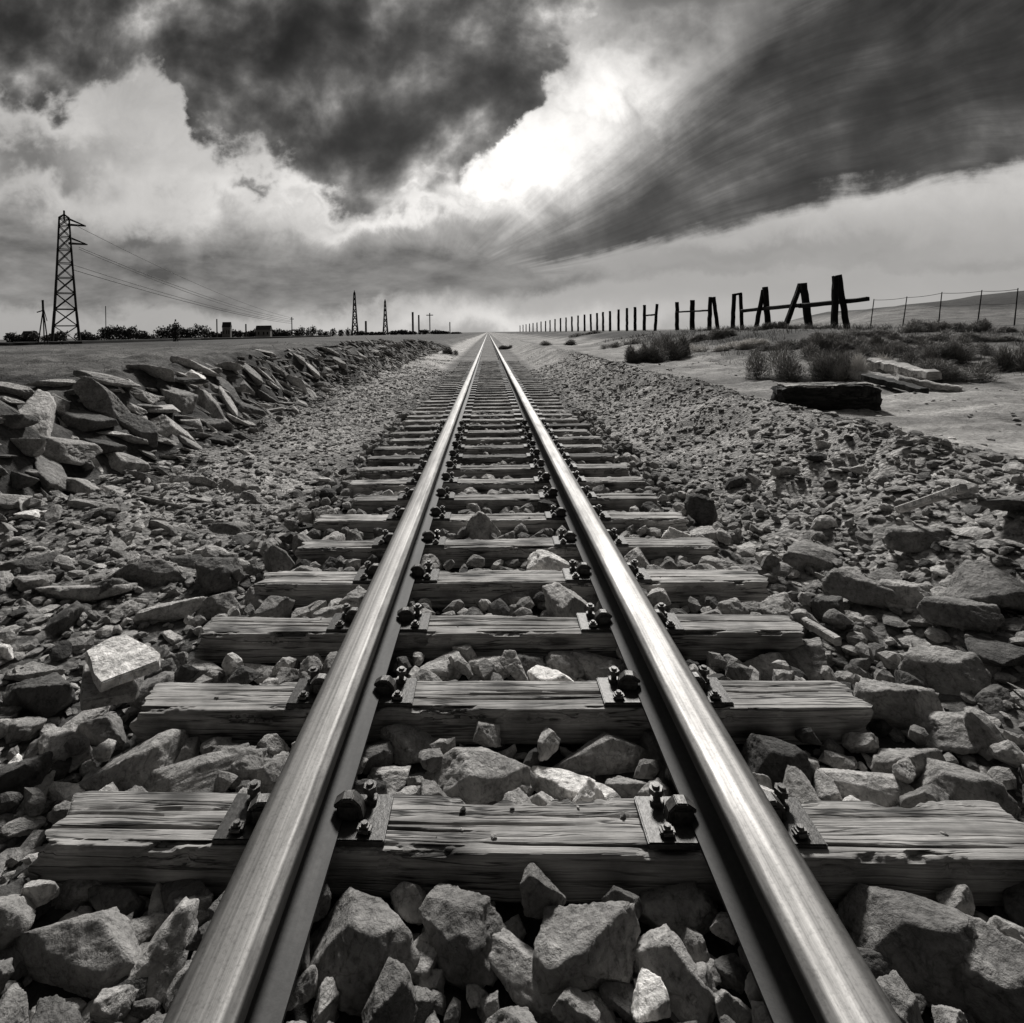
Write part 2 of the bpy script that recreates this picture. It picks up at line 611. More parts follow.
# ------------------------------------------------------------------ rocks
def ico(sub):
    bm = bmesh.new()
    bmesh.ops.create_icosphere(bm, subdivisions=sub, radius=1)
    v = np.array([x.co[:] for x in bm.verts])
    f = np.array([[q.index for q in p.verts] for p in bm.faces])
    bm.free()
    return v, f


ICO = {s: ico(s) for s in (1, 2, 5)}


def rock_verts(d, seed, flat=1.0, nplanes=None, pw=400.0, rough=0.042):
    r = np.random.default_rng(seed)
    nplanes = nplanes or int(r.integers(8, 11))
    n = r.normal(size=(nplanes, 3))
    n[0] = (0.15 * r.normal(), 0.15 * r.normal(), 1)
    n[1] = (0.1 * r.normal(), 0.1 * r.normal(), -1)
    n /= np.linalg.norm(n, axis=1)[:, None]
    h = r.uniform(0.5, 1.0, nplanes)
    dots = np.clip(d @ n.T, 1e-4, None) / h
    s = (dots ** pw).sum(1) ** (-1.0 / pw)
    s = np.minimum(s, 1.7)
    cn = r.normal(size=(7, 3))
    cn /= np.linalg.norm(cn, axis=1)[:, None]
    for q in cn:                                   # knock corners and edges off
        dq = d @ q
        sup = (s * dq).max()
        s = np.minimum(s, np.where(dq > 0.05, sup * r.uniform(0.74, 0.93) / np.maximum(dq, 0.05), 9.0))
    v = d * s[:, None]
    k = fbm(v[:, 0] * 2.6, v[:, 1] * 2.6, v[:, 2] * 2.6, oct=6, seed=seed, gain=0.6)
    rid = 1 - np.abs(fbm(v[:, 0] * 4 + 9, v[:, 1] * 4, v[:, 2] * 4, oct=3, seed=seed + 2))
    k = k + 0.9 * np.floor(rid * 5) / 5
    v0 = v
    st = np.abs(fbm(v[:, 0] * 1.2 + 5, v[:, 1] * 1.2, v[:, 2] * 3.0, oct=3, seed=seed + 5))
    v = v * (1 + rough * k - 0.05 * np.exp(-(st / 0.06) ** 2))[:, None]
    ext = (v.max(0) - v.min(0)) * 0.5
    v = (v - (v.max(0) + v.min(0)) * 0.5) / ext * np.clip(ext / ext.max(), 0.76, 1.0) * 1.05
    v[:, 2] *= flat
    return v


NP = 18
PROTO_HI, PROTO_LO = [], []
for i in range(NP):
    fl = 1.0 if i < 12 else 0.5
    d, f = ICO[5]
    me = np_mesh('stone', rock_verts(d, 100 + i, fl), f, True)
    PROTO_HI.append(me)
    d, f = ICO[2]
    PROTO_LO.append(rock_verts(d, 100 + i, fl))
    me.materials.append(ROCK['grey'])

# slabs for the bank: elongated, layered
SLAB = []
for i in range(8):
    d, f = ICO[5]
    v = rock_verts(d, 300 + i, 0.55, 11, 40.0, 0.035)
    v[:, 0] *= 1.5
    me = np_mesh('boulder', v, f, True)
    me.materials.append(ROCK['grey'])
    SLAB.append(me)

# --- gather stones: (pos, rotation, scale xyz, proto, tone)
stones = []
TIE_Y0, TIE_DY, TIE_W = 1.93, 0.665, 0.225
N_TIES = 50
TX0, TX1 = -1.68, 1.80
RAIL_L, RAIL_R = -0.684, 0.818


def tie_front(i):
    return TIE_Y0 + TIE_DY * i + (0.065 if i > 0 else 0.0) - 0.004 * min(i, 8)


occupied = []


def hit(px, py, lift=0.0):
    """where the sight line through a pixel meets the terrain"""
    d = ray(px, py)
    t = np.geomspace(1.2, 400, 1500)
    X, Y, Z = d.x * t, d.y * t, CAM_Z + d.z * t
    below = np.nonzero(Z < height(X, Y) + lift)[0]
    k = below[0] if len(below) else len(t) - 1
    return Vector((X[k], Y[k], Z[k]))




def free(x, y, r, k=0.8):
    for (a, b, c) in occupied:
        if (a - x) ** 2 + (b - y) ** 2 < (k * (c + r)) ** 2:
            return False
    return True


def put(x, y, sx, sy, sz, tone, proto=None, rz=None, tilt=0.25, lift=0.0, zbase=None):
    zb = hz(x, y) if zbase is None else zbase
    if proto is None:
        proto = random.randrange(NP)
    rz = random.uniform(0, 6.28) if rz is None else rz
    rot = (random.uniform(-tilt, tilt), random.uniform(-tilt, tilt), rz)
    stones.append(dict(p=(x, y, zb + sz * 0.55 + lift), s=(sx, sy, sz), r=rot, k=proto, t=tone))
    occupied.append((x, y, (sx + sy) * 0.5))


# stones the photograph shows plainly: centre px, width px, height px, tone
HERO = [
    (582, 925, 98, 96, 'grey'), (524, 967, 112, 62, 'pale'), (456, 916, 80, 90, 'grey'), (362, 925, 104, 100, 'grey'),
    (672, 902, 74, 52, 'grey'), (662, 955, 78, 72, 'grey'), (690, 985, 45, 52, 'pale'), (418, 957, 60, 44, 'grey'),
    (75, 938, 142, 80, 'grey'), (78, 884, 62, 36, 'grey'), (112, 898, 56, 40, 'dark'), (182, 902, 74, 44, 'dark'),
    (108, 967, 52, 24, 'pale'), (22, 895, 50, 50, 'dark'), (910, 920, 128, 98, 'grey'), (985, 968, 118, 96, 'grey'), (862, 962, 60, 44, 'dark'),
    (418, 735, 66, 44, 'grey'), (478, 768, 104, 70, 'grey'), (560, 782, 92, 36, 'white'), (602, 750, 88, 46, 'grey'),
    (388, 779, 52, 28, 'pale'), (628, 785, 38, 30, 'grey'), (366, 752, 52, 40, 'dark'), (664, 752, 50, 46, 'dark'),
    (128, 760, 92, 62, 'grey'), (190, 778, 122, 46, 'grey'), (238, 757, 70, 50, 'grey'), (60, 742, 58, 46, 'pale'),
    (18, 768, 44, 60, 'dark'), (66, 792, 58, 28, 'white'), (100, 725, 50, 40, 'grey'), (20, 725, 40, 34, 'grey'),
    (775, 752, 58, 68, 'dark'), (862, 784, 98, 44, 'pale'), (955, 778, 78, 62, 'grey'), (905, 757, 62, 42, 'grey'),
    (952, 727, 84, 42, 'pale'), (892, 690, 68, 64, 'grey'), (945, 665, 62, 54, 'grey'), (985, 722, 40, 56, 'grey'), (800, 765, 48, 34, 'grey'),
    (52, 685, 64, 56, 'dark'), (18, 690, 34, 40, 'dark'), (440, 665, 52, 34, 'pale'), (485, 664, 40, 30, 'pale'),
    (525, 662, 44, 34, 'dark'), (566, 660, 44, 38, 'grey'), (596, 662, 66, 36, 'grey'), (402, 662, 30, 26, 'grey'),
    (222, 600, 40, 40, 'grey'), (172, 606, 56, 30, 'pale'), (215, 565, 44, 50, 'dark'), (150, 566, 60, 36, 'grey'), (262, 598, 52, 30, 'grey'),
    (815, 548, 70, 40, 'grey'), (868, 585, 56, 46, 'grey'), (803, 655, 56, 42, 'grey'), (760, 660, 44, 34, 'grey'), (905, 590, 46, 36, 'grey'),
    (920, 535, 56, 32, 'grey'), (700, 595, 44, 26, 'grey'), (745, 570, 46, 22, 'grey'), (824, 520, 20, 18, 'white'), (513, 594, 46, 32, 'grey'),
    (480, 597, 40, 26, 'grey'), (560, 600, 42, 26, 'grey'), (596, 598, 36, 28, 'grey'), (430, 594, 46, 24, 'grey'),
    (704, 511, 14, 12, 'white'), (860, 468, 18, 14, 'white'), (785, 470, 24, 16, 'pale'), (735, 480, 18, 14, 'dark'), (818, 455, 26, 14, 'dark'),
    (200, 668, 60, 32, 'grey'), (262, 670, 50, 28, 'grey'), (150, 668, 44, 26, 'grey'), (985, 585, 60, 60, 'grey'), (960, 610, 60, 36, 'grey'),
]
for (px, py, w, h, t) in HERO:
    P = hit(px, py)
    P = hit(px, py, 0.4 * h / F * P.y)
    sx = w / F * P.y * 0.55
    sz = h / F * P.y * 0.5
    put(P.x, P.y, sx * 1.06, min(sx, sz * 1.0), sz * 0.86, t, proto=random.randrange(12), rz=random.uniform(-0.4, 0.4), tilt=0.2)

TONES = ['dark', 'grey', 'grey', 'grey', 'grey', 'grey', 'pale', 'dark', 'grey', 'pale', 'grey', 'white', 'pale']

# fill of the cribs between the sleepers
for c in range(-1, 16):
    ya, yb = tie_front(c) + TIE_W + 0.02, tie_front(c + 1) - 0.02
    if c == -1:
        ya, yb = 1.25, tie_front(0) - 0.03
    for k in range(900 if c < 5 else 400):
        r = random.choice((0.16, 0.13, 0.11, 0.09, 0.075, 0.06, 0.05)) if c < 6 else random.choice((0.1, 0.08, 0.06, 0.05))
        x = random.uniform(-2.0, 2.2)
        y = random.uniform(ya + 0.5 * r, yb - 0.5 * r) if yb - ya > r else (ya + yb) / 2
        if min(abs(x - RAIL_L), abs(x - RAIL_R)) < 0.13 + 0.45 * r:
            r = min(r, 0.05)
        if not free(x, y, r, 0.70):
            continue
        put(x, y, r * random.uniform(0.9, 1.25), r * random.uniform(0.8, 1.1), r * random.uniform(0.75, 1.05), random.choice(TONES),
            tilt=0.6, lift=random.uniform(-0.01, 0.05) + (0.04 if r < 0.08 else 0), proto=random.randrange(12))

# loose stones on both shoulders
for k in range(5200):
    side = random.random()
    Y = 1.4 + 17 * random.random() ** 1.5
    r = random.choice((0.2, 0.16, 0.13, 0.11, 0.09, 0.075, 0.06, 0.05, 0.045, 0.04)) * (1.0 if Y < 4.2 else 0.55 if Y < 8 else 0.38)
    if side < 0.45:
        x = random.uniform(-4.6, -1.75)
        if Y > 5.5:
            r *= 0.75
    else:
        x = random.uniform(1.9, 4.6)
        if Y > 5:
            r *= 0.75
    if x < -0.88 * Y - 0.5 or x > 1.02 * Y + 0.5:
        continue
    if not free(x, Y, r, 0.76):
        continue
    sp = random.random() < 0.6
    put(x, Y, r * random.uniform(1, 1.5), r * random.uniform(0.8, 1.1), r * random.uniform(0.45, 0.8), random.choice(TONES),
        proto=random.randrange(12) if not sp else random.randrange(12, NP), tilt=0.5, lift=-0.15 * r)

# chips that fill the gaps near the viewer
for k in range(5200):
    Y = 1.25 + 5.5 * random.random() ** 1.4
    x = random.uniform(-0.92 * Y - 0.3, 1.02 * Y + 0.3)
    if x < -4.6 or x > 4.6:
        continue
    i = int((Y - TIE_Y0) / TIE_DY)
    if TX0 < x < TX1 and any(tie_front(j) - 0.02 < Y < tie_front(j) + 0.24 for j in (i - 1, i, i + 1) if j >= 0):
        continue
    if min(abs(x - RAIL_L), abs(x - RAIL_R)) < 0.16:
        continue
    r = random.choice((0.022, 0.028, 0.035, 0.042, 0.055))
    if not free(x, Y, r, 0.52):
        continue
    put(x, Y, r * random.uniform(1, 1.5), r * random.uniform(0.8, 1.1), r * random.uniform(0.6, 0.95), random.choice(TONES), tilt=0.6,
        lift=random.uniform(-0.005, 0.02))

for k in range(46):                             # grit left lying on the sleepers
    j = random.randrange(0, 8)
    x = random.uniform(TX0 + 0.1, TX1 - 0.1)
    if min(abs(x - RAIL_L), abs(x - RAIL_R)) < 0.33:
        continue
    r = random.choice((0.004, 0.006, 0.008, 0.011))
    put(x, tie_front(j) + random.uniform(0.03, 0.19), r * 1.3, r, r * 0.8, random.choice(TONES), tilt=0.3, zbase=-0.002)

# visible size of each stone
H1, W1 = 1023, 1024
for s in stones:
    q = project(s['p'])
    if q is None or not (-30 < q[0] < W1 + 30 and 330 < q[1] < H1 + 40):
        s['v'] = 0
        continue
    s['v'] = F * F * s['s'][0] * s['s'][2] / q[2] ** 2
    s['q'] = q
stones.sort(key=lambda s: -s['v'])
N_IND = 285
indiv, loose = stones[:N_IND], [s for s in stones[N_IND:] if s['v'] > 0]

ORD = ['nearest', 'second', 'third', 'fourth', 'fifth', 'sixth', 'seventh', 'eighth', 'ninth', 'tenth', 'eleventh', 'twelfth', 'thirteenth',
       'fourteenth', 'fifteenth', 'sixteenth', 'seventeenth', 'eighteenth', 'nineteenth', 'twentieth'] + ['farther'] * 40
RANK = ['largest', 'second largest', 'third largest', 'fourth largest', 'fifth largest', 'sixth largest', 'seventh largest', 'eighth largest',
        'ninth largest', 'tenth largest', 'eleventh largest', 'twelfth largest', 'thirteenth largest', 'fourteenth largest'] + ['small'] * 60


def zone(s):
    x, y = s['p'][0], s['p'][1]
    i = int(math.floor((y - TIE_Y0 - TIE_W * 0.5) / TIE_DY))
    if RAIL_L < x < RAIL_R:
        if i < 0:
            return 'between the rails in front of the nearest sleeper'
        return 'between the rails just behind the %s sleeper' % ORD[i]
    if TX0 - 0.05 < x <= RAIL_L:
        if i < 0:
            return 'left of the left rail in front of the nearest sleeper'
        return 'left of the left rail behind the %s sleeper' % ORD[i]
    if RAIL_R <= x < TX1 + 0.05:
        if i < 0:
            return 'right of the right rail in front of the nearest sleeper'
        return 'right of the right rail behind the %s sleeper' % ORD[i]
    side = 'left' if x < 0 else 'right'
    j = max(0, int(round((y - TIE_Y0 - TIE_W * 0.5) / TIE_DY)))
    return 'on the %s shoulder level with the %s sleeper' % (side, ORD[j])


ADJ = {'dark': 'dark', 'grey': 'grey', 'pale': 'pale', 'white': 'whitish'}
cnt = {}
for s in indiv:
    z = zone(s)
    key = (z, s['t'])
    k = cnt.get(key, 0)
    cnt[key] = k + 1
    o = link('stone', PROTO_HI[s['k']], ROCK[s['t']], None, s['p'], s['r'], s['s'])
    tag(o, '%s %s stone %s' % (RANK[k], ADJ[s['t']], z), 'stone', 'loose ballast stones around the track')

TV = {'dark': 0.10, 'grey': 0.44, 'pale': 0.85, 'white': 1.0}


def build_loose(name, items, label):
    V, Fc, T = [], [], []
    base = 0
    f2 = ICO[2][1]
    for s in items:
        M = np.array(Matrix.LocRotScale(Vector(s['p']), Euler(s['r']), Vector(s['s'])))
        v = PROTO_LO[s['k']] @ M[:3, :3].T + M[:3, 3]
        V.append(v)
        Fc.append(f2 + base)
        base += len(v)
        T.append(np.full(len(v), np.clip(TV[s['t']] + random.uniform(-0.15, 0.15), 0, 1)))
    me = np_mesh(name, np.concatenate(V), np.concatenate(Fc), False)
    set_attr(me, 'tone', np.concatenate(T))
    o = link(name, me, ROCK_STUFF)
    tag(o, label, 'stones', kind='stuff')
    return o


build_loose('ballast', loose, 'smaller ballast stones filling the gaps between sleepers and shoulders')


# gravel chips
def build_gravel():
    d, f = ICO[1]
    pro = [rock_verts(d, 500 + i, 0.6) for i in range(14)]
    n = 17000
    Y = 1.3 + 26 * rng.random(n) ** 1.7
    u = rng.random(n)
    x = np.where(u < 0.42, -1.7 - 3.0 * rng.random(n), np.where(u < 0.86, 1.85 + 2.9 * rng.random(n), -1.7 + 3.5 * rng.random(n)))
    m_ = 450                                      # a few chips on the sandy flat
    x[:m_] = 4.6 + 8 * rng.random(m_) ** 1.5
    Y[:m_] = 5 + 18 * rng.random(m_)
    keep = (x > -0.9 * Y - 0.4) & (x < 1.05 * Y + 0.4)
    x, Y = x[keep], Y[keep]
    z = height(x, Y)
    sz = rng.choice([0.012, 0.016, 0.022, 0.03, 0.04], size=len(x), p=[0.2, 0.28, 0.26, 0.16, 0.10]) * np.clip(0.8 + Y * 0.03, 0.8, 1.4)
    V, Fc, T = [], [], []
    base = 0
    for i in range(len(x)):
        a = rng.random() * 6.28
        p = pro[i % 14]
        ca, sa = math.cos(a), math.sin(a)
        tx = rng.uniform(-0.5, 0.5)
        q = np.empty_like(p)
        px_ = p[:, 0] * rng.uniform(0.9, 1.7)
        q[:, 0] = px_ * ca - p[:, 1] * sa
        q[:, 1] = px_ * sa + p[:, 1] * ca
        q[:, 2] = p[:, 2] + tx * p[:, 0] * 0.6
        V.append(q * sz[i] + (x[i], Y[i], z[i] + sz[i] * 0.25))
        Fc.append(f + base)
        base += len(p)
        T.append(np.full(len(p), rng.choice([0.15, 0.4, 0.55, 0.75, 1.0], p=[0.13, 0.32, 0.3, 0.17, 0.08])))
    me = np_mesh('gravel', np.concatenate(V), np.concatenate(Fc), False)
    set_attr(me, 'tone', np.concatenate(T))
    o = link('gravel', me, ROCK_STUFF)
    tag(o, 'fine gravel chips scattered over both shoulders of the track', 'gravel', kind='stuff')


build_gravel()

# --- boulders of the left bank: px centre, w, h, tone, tilt of long axis (deg, positive falls to the right)
BOULD = [
    (38, 412, 66, 42, 'pale', 30), (20, 445, 40, 26, 'grey', 5), (52, 445, 60, 30, 'grey', 15), (48, 470, 56, 30, 'grey', 20), (75, 483, 60, 26, 'grey', 10),
    (110, 405, 56, 44, 'grey', 35), (140, 425, 44, 36, 'dark', 30), (85, 420, 40, 36, 'dark', 20), (165, 428, 40, 34, 'pale', 35), (180, 402, 44, 40, 'grey', 45),
    (210, 410, 36, 42, 'grey', 50), (226, 402, 34, 24, 'pale', 40), (195, 378, 18, 26, 'white', 55), (225, 388, 42, 24, 'dark', 35), (60, 382, 44, 16, 'pale', 5),
    (110, 378, 60, 16, 'grey', 8), (150, 372, 48, 14, 'grey', 10), (15, 388, 40, 20, 'grey', 10), (12, 420, 30, 26, 'dark', 10), (262, 395, 30, 16, 'dark', 30),
    (292, 380, 26, 18, 'pale', 35), (312, 370, 20, 14, 'pale', 30), (325, 385, 18, 12, 'grey', 25), (275, 368, 26, 14, 'grey', 30), (250, 372, 30, 18, 'grey', 35),
    (340, 362, 18, 10, 'grey', 25), (355, 358, 14, 8, 'grey', 20), (300, 358, 20, 10, 'grey', 20), (60, 402, 30, 18, 'grey', 25), (135, 392, 34, 16, 'grey', 25),
    (165, 388, 30, 18, 'dark', 35), (195, 425, 30, 20, 'grey', 30), (100, 445, 34, 26, 'dark', 25), (120, 460, 40, 22, 'grey', 20), (80, 460, 30, 20, 'dark', 15),
    (18, 475, 34, 22, 'dark', 10), (22, 500, 46, 22, 'pale', 18), (40, 515, 34, 16, 'white', 25), (84, 528, 22, 14, 'white', 30), (150, 478, 40, 22, 'grey', 15),
    (195, 480, 40, 16, 'pale', 20), (235, 486, 36, 20, 'grey', 15), (205, 500, 30, 14, 'grey', 15), (258, 500, 26, 18, 'grey', 15), (160, 502, 34, 14, 'pale', 18),
    (20, 566, 50, 40, 'dark', 8), (30, 612, 46, 30, 'grey', 10), (90, 590, 70, 30, 'grey', 12), (120, 548, 40, 20, 'grey', 12), (60, 560, 40, 22, 'grey', 10),
    (100, 505, 40, 16, 'grey', 15), (180, 530, 44, 18, 'grey', 12), (232, 528, 34, 18, 'grey', 12), (290, 470, 24, 10, 'pale', 15), (250, 455, 26, 10, 'pale', 20),
    (222, 440, 30, 16, 'dark', 25), (395, 345, 12, 6, 'grey', 12), (375, 352, 14, 8, 'pale', 20), (330, 350, 16, 8, 'grey', 18), (265, 352, 22, 9, 'grey', 12),
]
bitems = []
for (px, py, w, h, t, ang) in BOULD:
    P = hit(px, py)
    P = hit(px, py, 0.12 * h / F * P.y)
    Y = P.y
    bitems.append((P, w / F * Y, h / F * Y, t, ang, py))
bocc = [(b[0].x, b[0].y, b[1] * 0.4) for b in bitems]
for k in range(11000):
    Y = 4.2 + 56 * random.random() ** 1.9
    tb = random.random()
    x = -4.1 - 1.65 * tb
    if x < -0.9 * Y - 0.5:
        continue
    r = random.choice((0.62, 0.5, 0.42, 0.36, 0.3, 0.25, 0.2, 0.16)) * (1.0 if Y < 12 else 0.85)
    if tb < 0.2:
        r *= 0.6
    if any((a - x) ** 2 + (b - Y) ** 2 < (0.68 * (c + r * 0.5)) ** 2 for a, b, c in bocc):
        continue
    bocc.append((x, Y, r * 0.5))
    bitems.append((Vector((x, Y, hz(x, Y))), r * random.uniform(1.0, 1.5), r * random.uniform(0.35, 0.6),
                   random.choice(('grey', 'grey', 'grey', 'grey', 'dark', 'dark', 'pale', 'pale')), random.uniform(-12, 44), 0))
bitems.sort(key=lambda b: -(b[1] * b[2] / b[0].y ** 2))
brest = bitems[292:]
bitems = bitems[:292]
bitems.sort(key=lambda b: -(b[1] * b[2] / b[0].y ** 2))
cnt = {}
for i, (P, w, h, t, ang, py) in enumerate(bitems):
    o = link('boulder', SLAB[i % 8], ROCK[t], None, (P.x, P.y, P.z - 0.12 * h),
             (random.uniform(-0.6, 0.1), R(ang) + random.uniform(-0.1, 0.1), random.uniform(-0.8, 0.8)),
             (w * 0.44, max(w * 0.34, h * 0.5), h * 0.74))
    if P.z > 0.75:
        zn = 'atop the left bank'
    elif P.z > 0.3:
        zn = 'in the left bank face'
    else:
        zn = 'at the left bank foot'
    j = max(0, int(round((P.y - TIE_Y0 - TIE_W * 0.5) / TIE_DY)))
    dist = 'opposite the %s sleeper' % ORD[j] if j < 20 else 'far along the track'
    key = (zn, dist, t)
    k = cnt.get(key, 0)
    cnt[key] = k + 1
    tag(o, '%s %s boulder %s, %s' % (RANK[k], ADJ[t], zn, dist), 'boulder', 'boulders of the left bank')

build_loose('bank_rubble', [dict(p=(P.x, P.y, P.z), s=(w * 0.5, w * 0.35, h * 0.6), r=(-0.3, R(ang), random.uniform(-0.3, 0.3)), k=random.randrange(12, NP), t=t)
                            for (P, w, h, t, ang, py) in brest], 'small rubble and far boulders running along the left bank')

# flat split slabs lying left of the second sleeper
def slab_mesh(seed, hx, hy, hzv):
    bm = bmesh.new()
    r = random.Random(seed)
    pts = [(-1.0, -0.15), (-0.1, -0.75), (0.35, -1.0), (1.05, 0.35), (0.9, 0.6), (-0.6, 1.0), (-0.85, 0.7)]
    lo = [bm.verts.new((x * hx, y * hy, -hzv)) for x, y in pts]
    hi = [bm.verts.new((x * hx * 0.97, y * hy * 0.97, hzv + r.uniform(-0.1, 0.1) * hzv)) for x, y in pts]
    bm.faces.new(lo[::-1]); bm.faces.new(hi)
    n = len(pts)
    for i in range(n):
        bm.faces.new((lo[i], lo[(i + 1) % n], hi[(i + 1) % n], hi[i]))
    bmesh.ops.bevel(bm, geom=bm.edges[:], offset=hzv * 0.18, segments=2, affect='EDGES')
    bmesh.ops.triangulate(bm, faces=bm.faces[:])
    bmesh.ops.subdivide_edges(bm, edges=bm.edges[:], cuts=3, use_grid_fill=True)
    for v in bm.verts:
        k = float(fbm(np.array([v.co.x * 9.0]), np.array([v.co.y * 9.0]), np.array([v.co.z * 9.0]), seed=seed)[0])
        v.co += v.co.normalized() * 0.008 * k
    me = bpy.data.meshes.new('stone_slab')
    bm.to_mesh(me)
    bm.free()
    return me


for (px, py, hx, hy, t, z, lab, tilt) in (
        (118, 662, 0.185, 0.15, 'white', 0.20, 'flat whitish stone slab lying tilted left of the second sleeper', (0.12, 0.12, -0.25)),
        (105, 684, 0.17, 0.13, 'pale', 0.10, 'flat pale stone slab lying under the whitish slab on the left shoulder', (0.02, 0.22, -0.5))):
    P = on_z(px, py, z)
    o = link('stone_slab', slab_mesh(int(px), hx, hy, 0.025), ROCK[t], None, P, tilt)
    tag(o, lab, 'stone slab')

# ------------------------------------------------------------------ rails
def extrude_profile(name, prof, y0, y1, steps, mat, parent=None, smooth=True, loc=(0, 0, 0)):
    ys = np.concatenate([np.linspace(y0, 30, steps), np.geomspace(31, y1, 30)])
    n = len(prof)
    P = np.array(prof)
    V = np.zeros((len(ys), n, 3))
    V[:, :, 0] = P[None, :, 0] + 0.004 * fbm(ys * 0.25, ys * 0, seed=4, oct=2)[:, None]
    V[:, :, 2] = P[None, :, 1] + 0.003 * fbm(ys * 0.3, ys * 0, seed=6, oct=2)[:, None]
    V[:, :, 1] = ys[:, None]
    idx = np.arange(len(ys) * n).reshape(len(ys), n)
    a = idx[:-1]
    b = idx[1:]
    f = np.stack([a, np.roll(a, -1, 1), np.roll(b, -1, 1), b], -1).reshape(-1, 4)
    me = np_mesh(name, V.reshape(-1, 3), f, smooth)
    if smooth:
        me.set_sharp_from_angle(angle=R(35))
    return link(name, me, mat, parent, loc)


def arc(cx, cz, r, a0, a1, n):
    return [(cx + r * math.cos(R(a0 + (a1 - a0) * i / n)), cz + r * math.sin(R(a0 + (a1 - a0) * i / n))) for i in range(n + 1)]


HW, HT, RT = 0.086, 0.205, 0.011           # half head width, top height, edge radius
FOOTW = 0.135


def make_rail(x, label):
    foot = [(-FOOTW, 0.012), (FOOTW, 0.012), (FOOTW, 0.026), (0.085, 0.04), (0.035, 0.055), (0.022, 0.075), (0.02, 0.125), (0.03, 0.14),
            (-0.03, 0.14), (-0.02, 0.125), (-0.022, 0.075), (-0.035, 0.055), (-0.085, 0.04), (-FOOTW, 0.026)]
    rail = extrude_profile('rail', foot, -1.5, 700, 120, M_RAIL, None, True, (x, 0, 0))
    head = [(-HW + 0.02, 0.136), (HW - 0.02, 0.136), (HW, 0.15)] + arc(HW - RT, HT - RT - 0.006, RT, 0, 80, 5)
    head += [(HW - RT - 0.006, HT - 0.0035), (HW * 0.45, HT - 0.0012), (0, HT), (-HW * 0.45, HT - 0.0012), (-HW + RT + 0.006, HT - 0.0035)]
    head += arc(-HW + RT, HT - RT - 0.006, RT, 100, 180, 5) + [(-HW, 0.15)]
    extrude_profile('rail_head', head, -1.5, 700, 120, M_HEAD, rail)
    tag(rail, label, 'rail', 'rails of the railway track')
    return rail


make_rail(RAIL_L, 'left steel rail with a bright worn head running to the horizon')
make_rail(RAIL_R, 'right steel rail with a bright worn head running to the horizon')

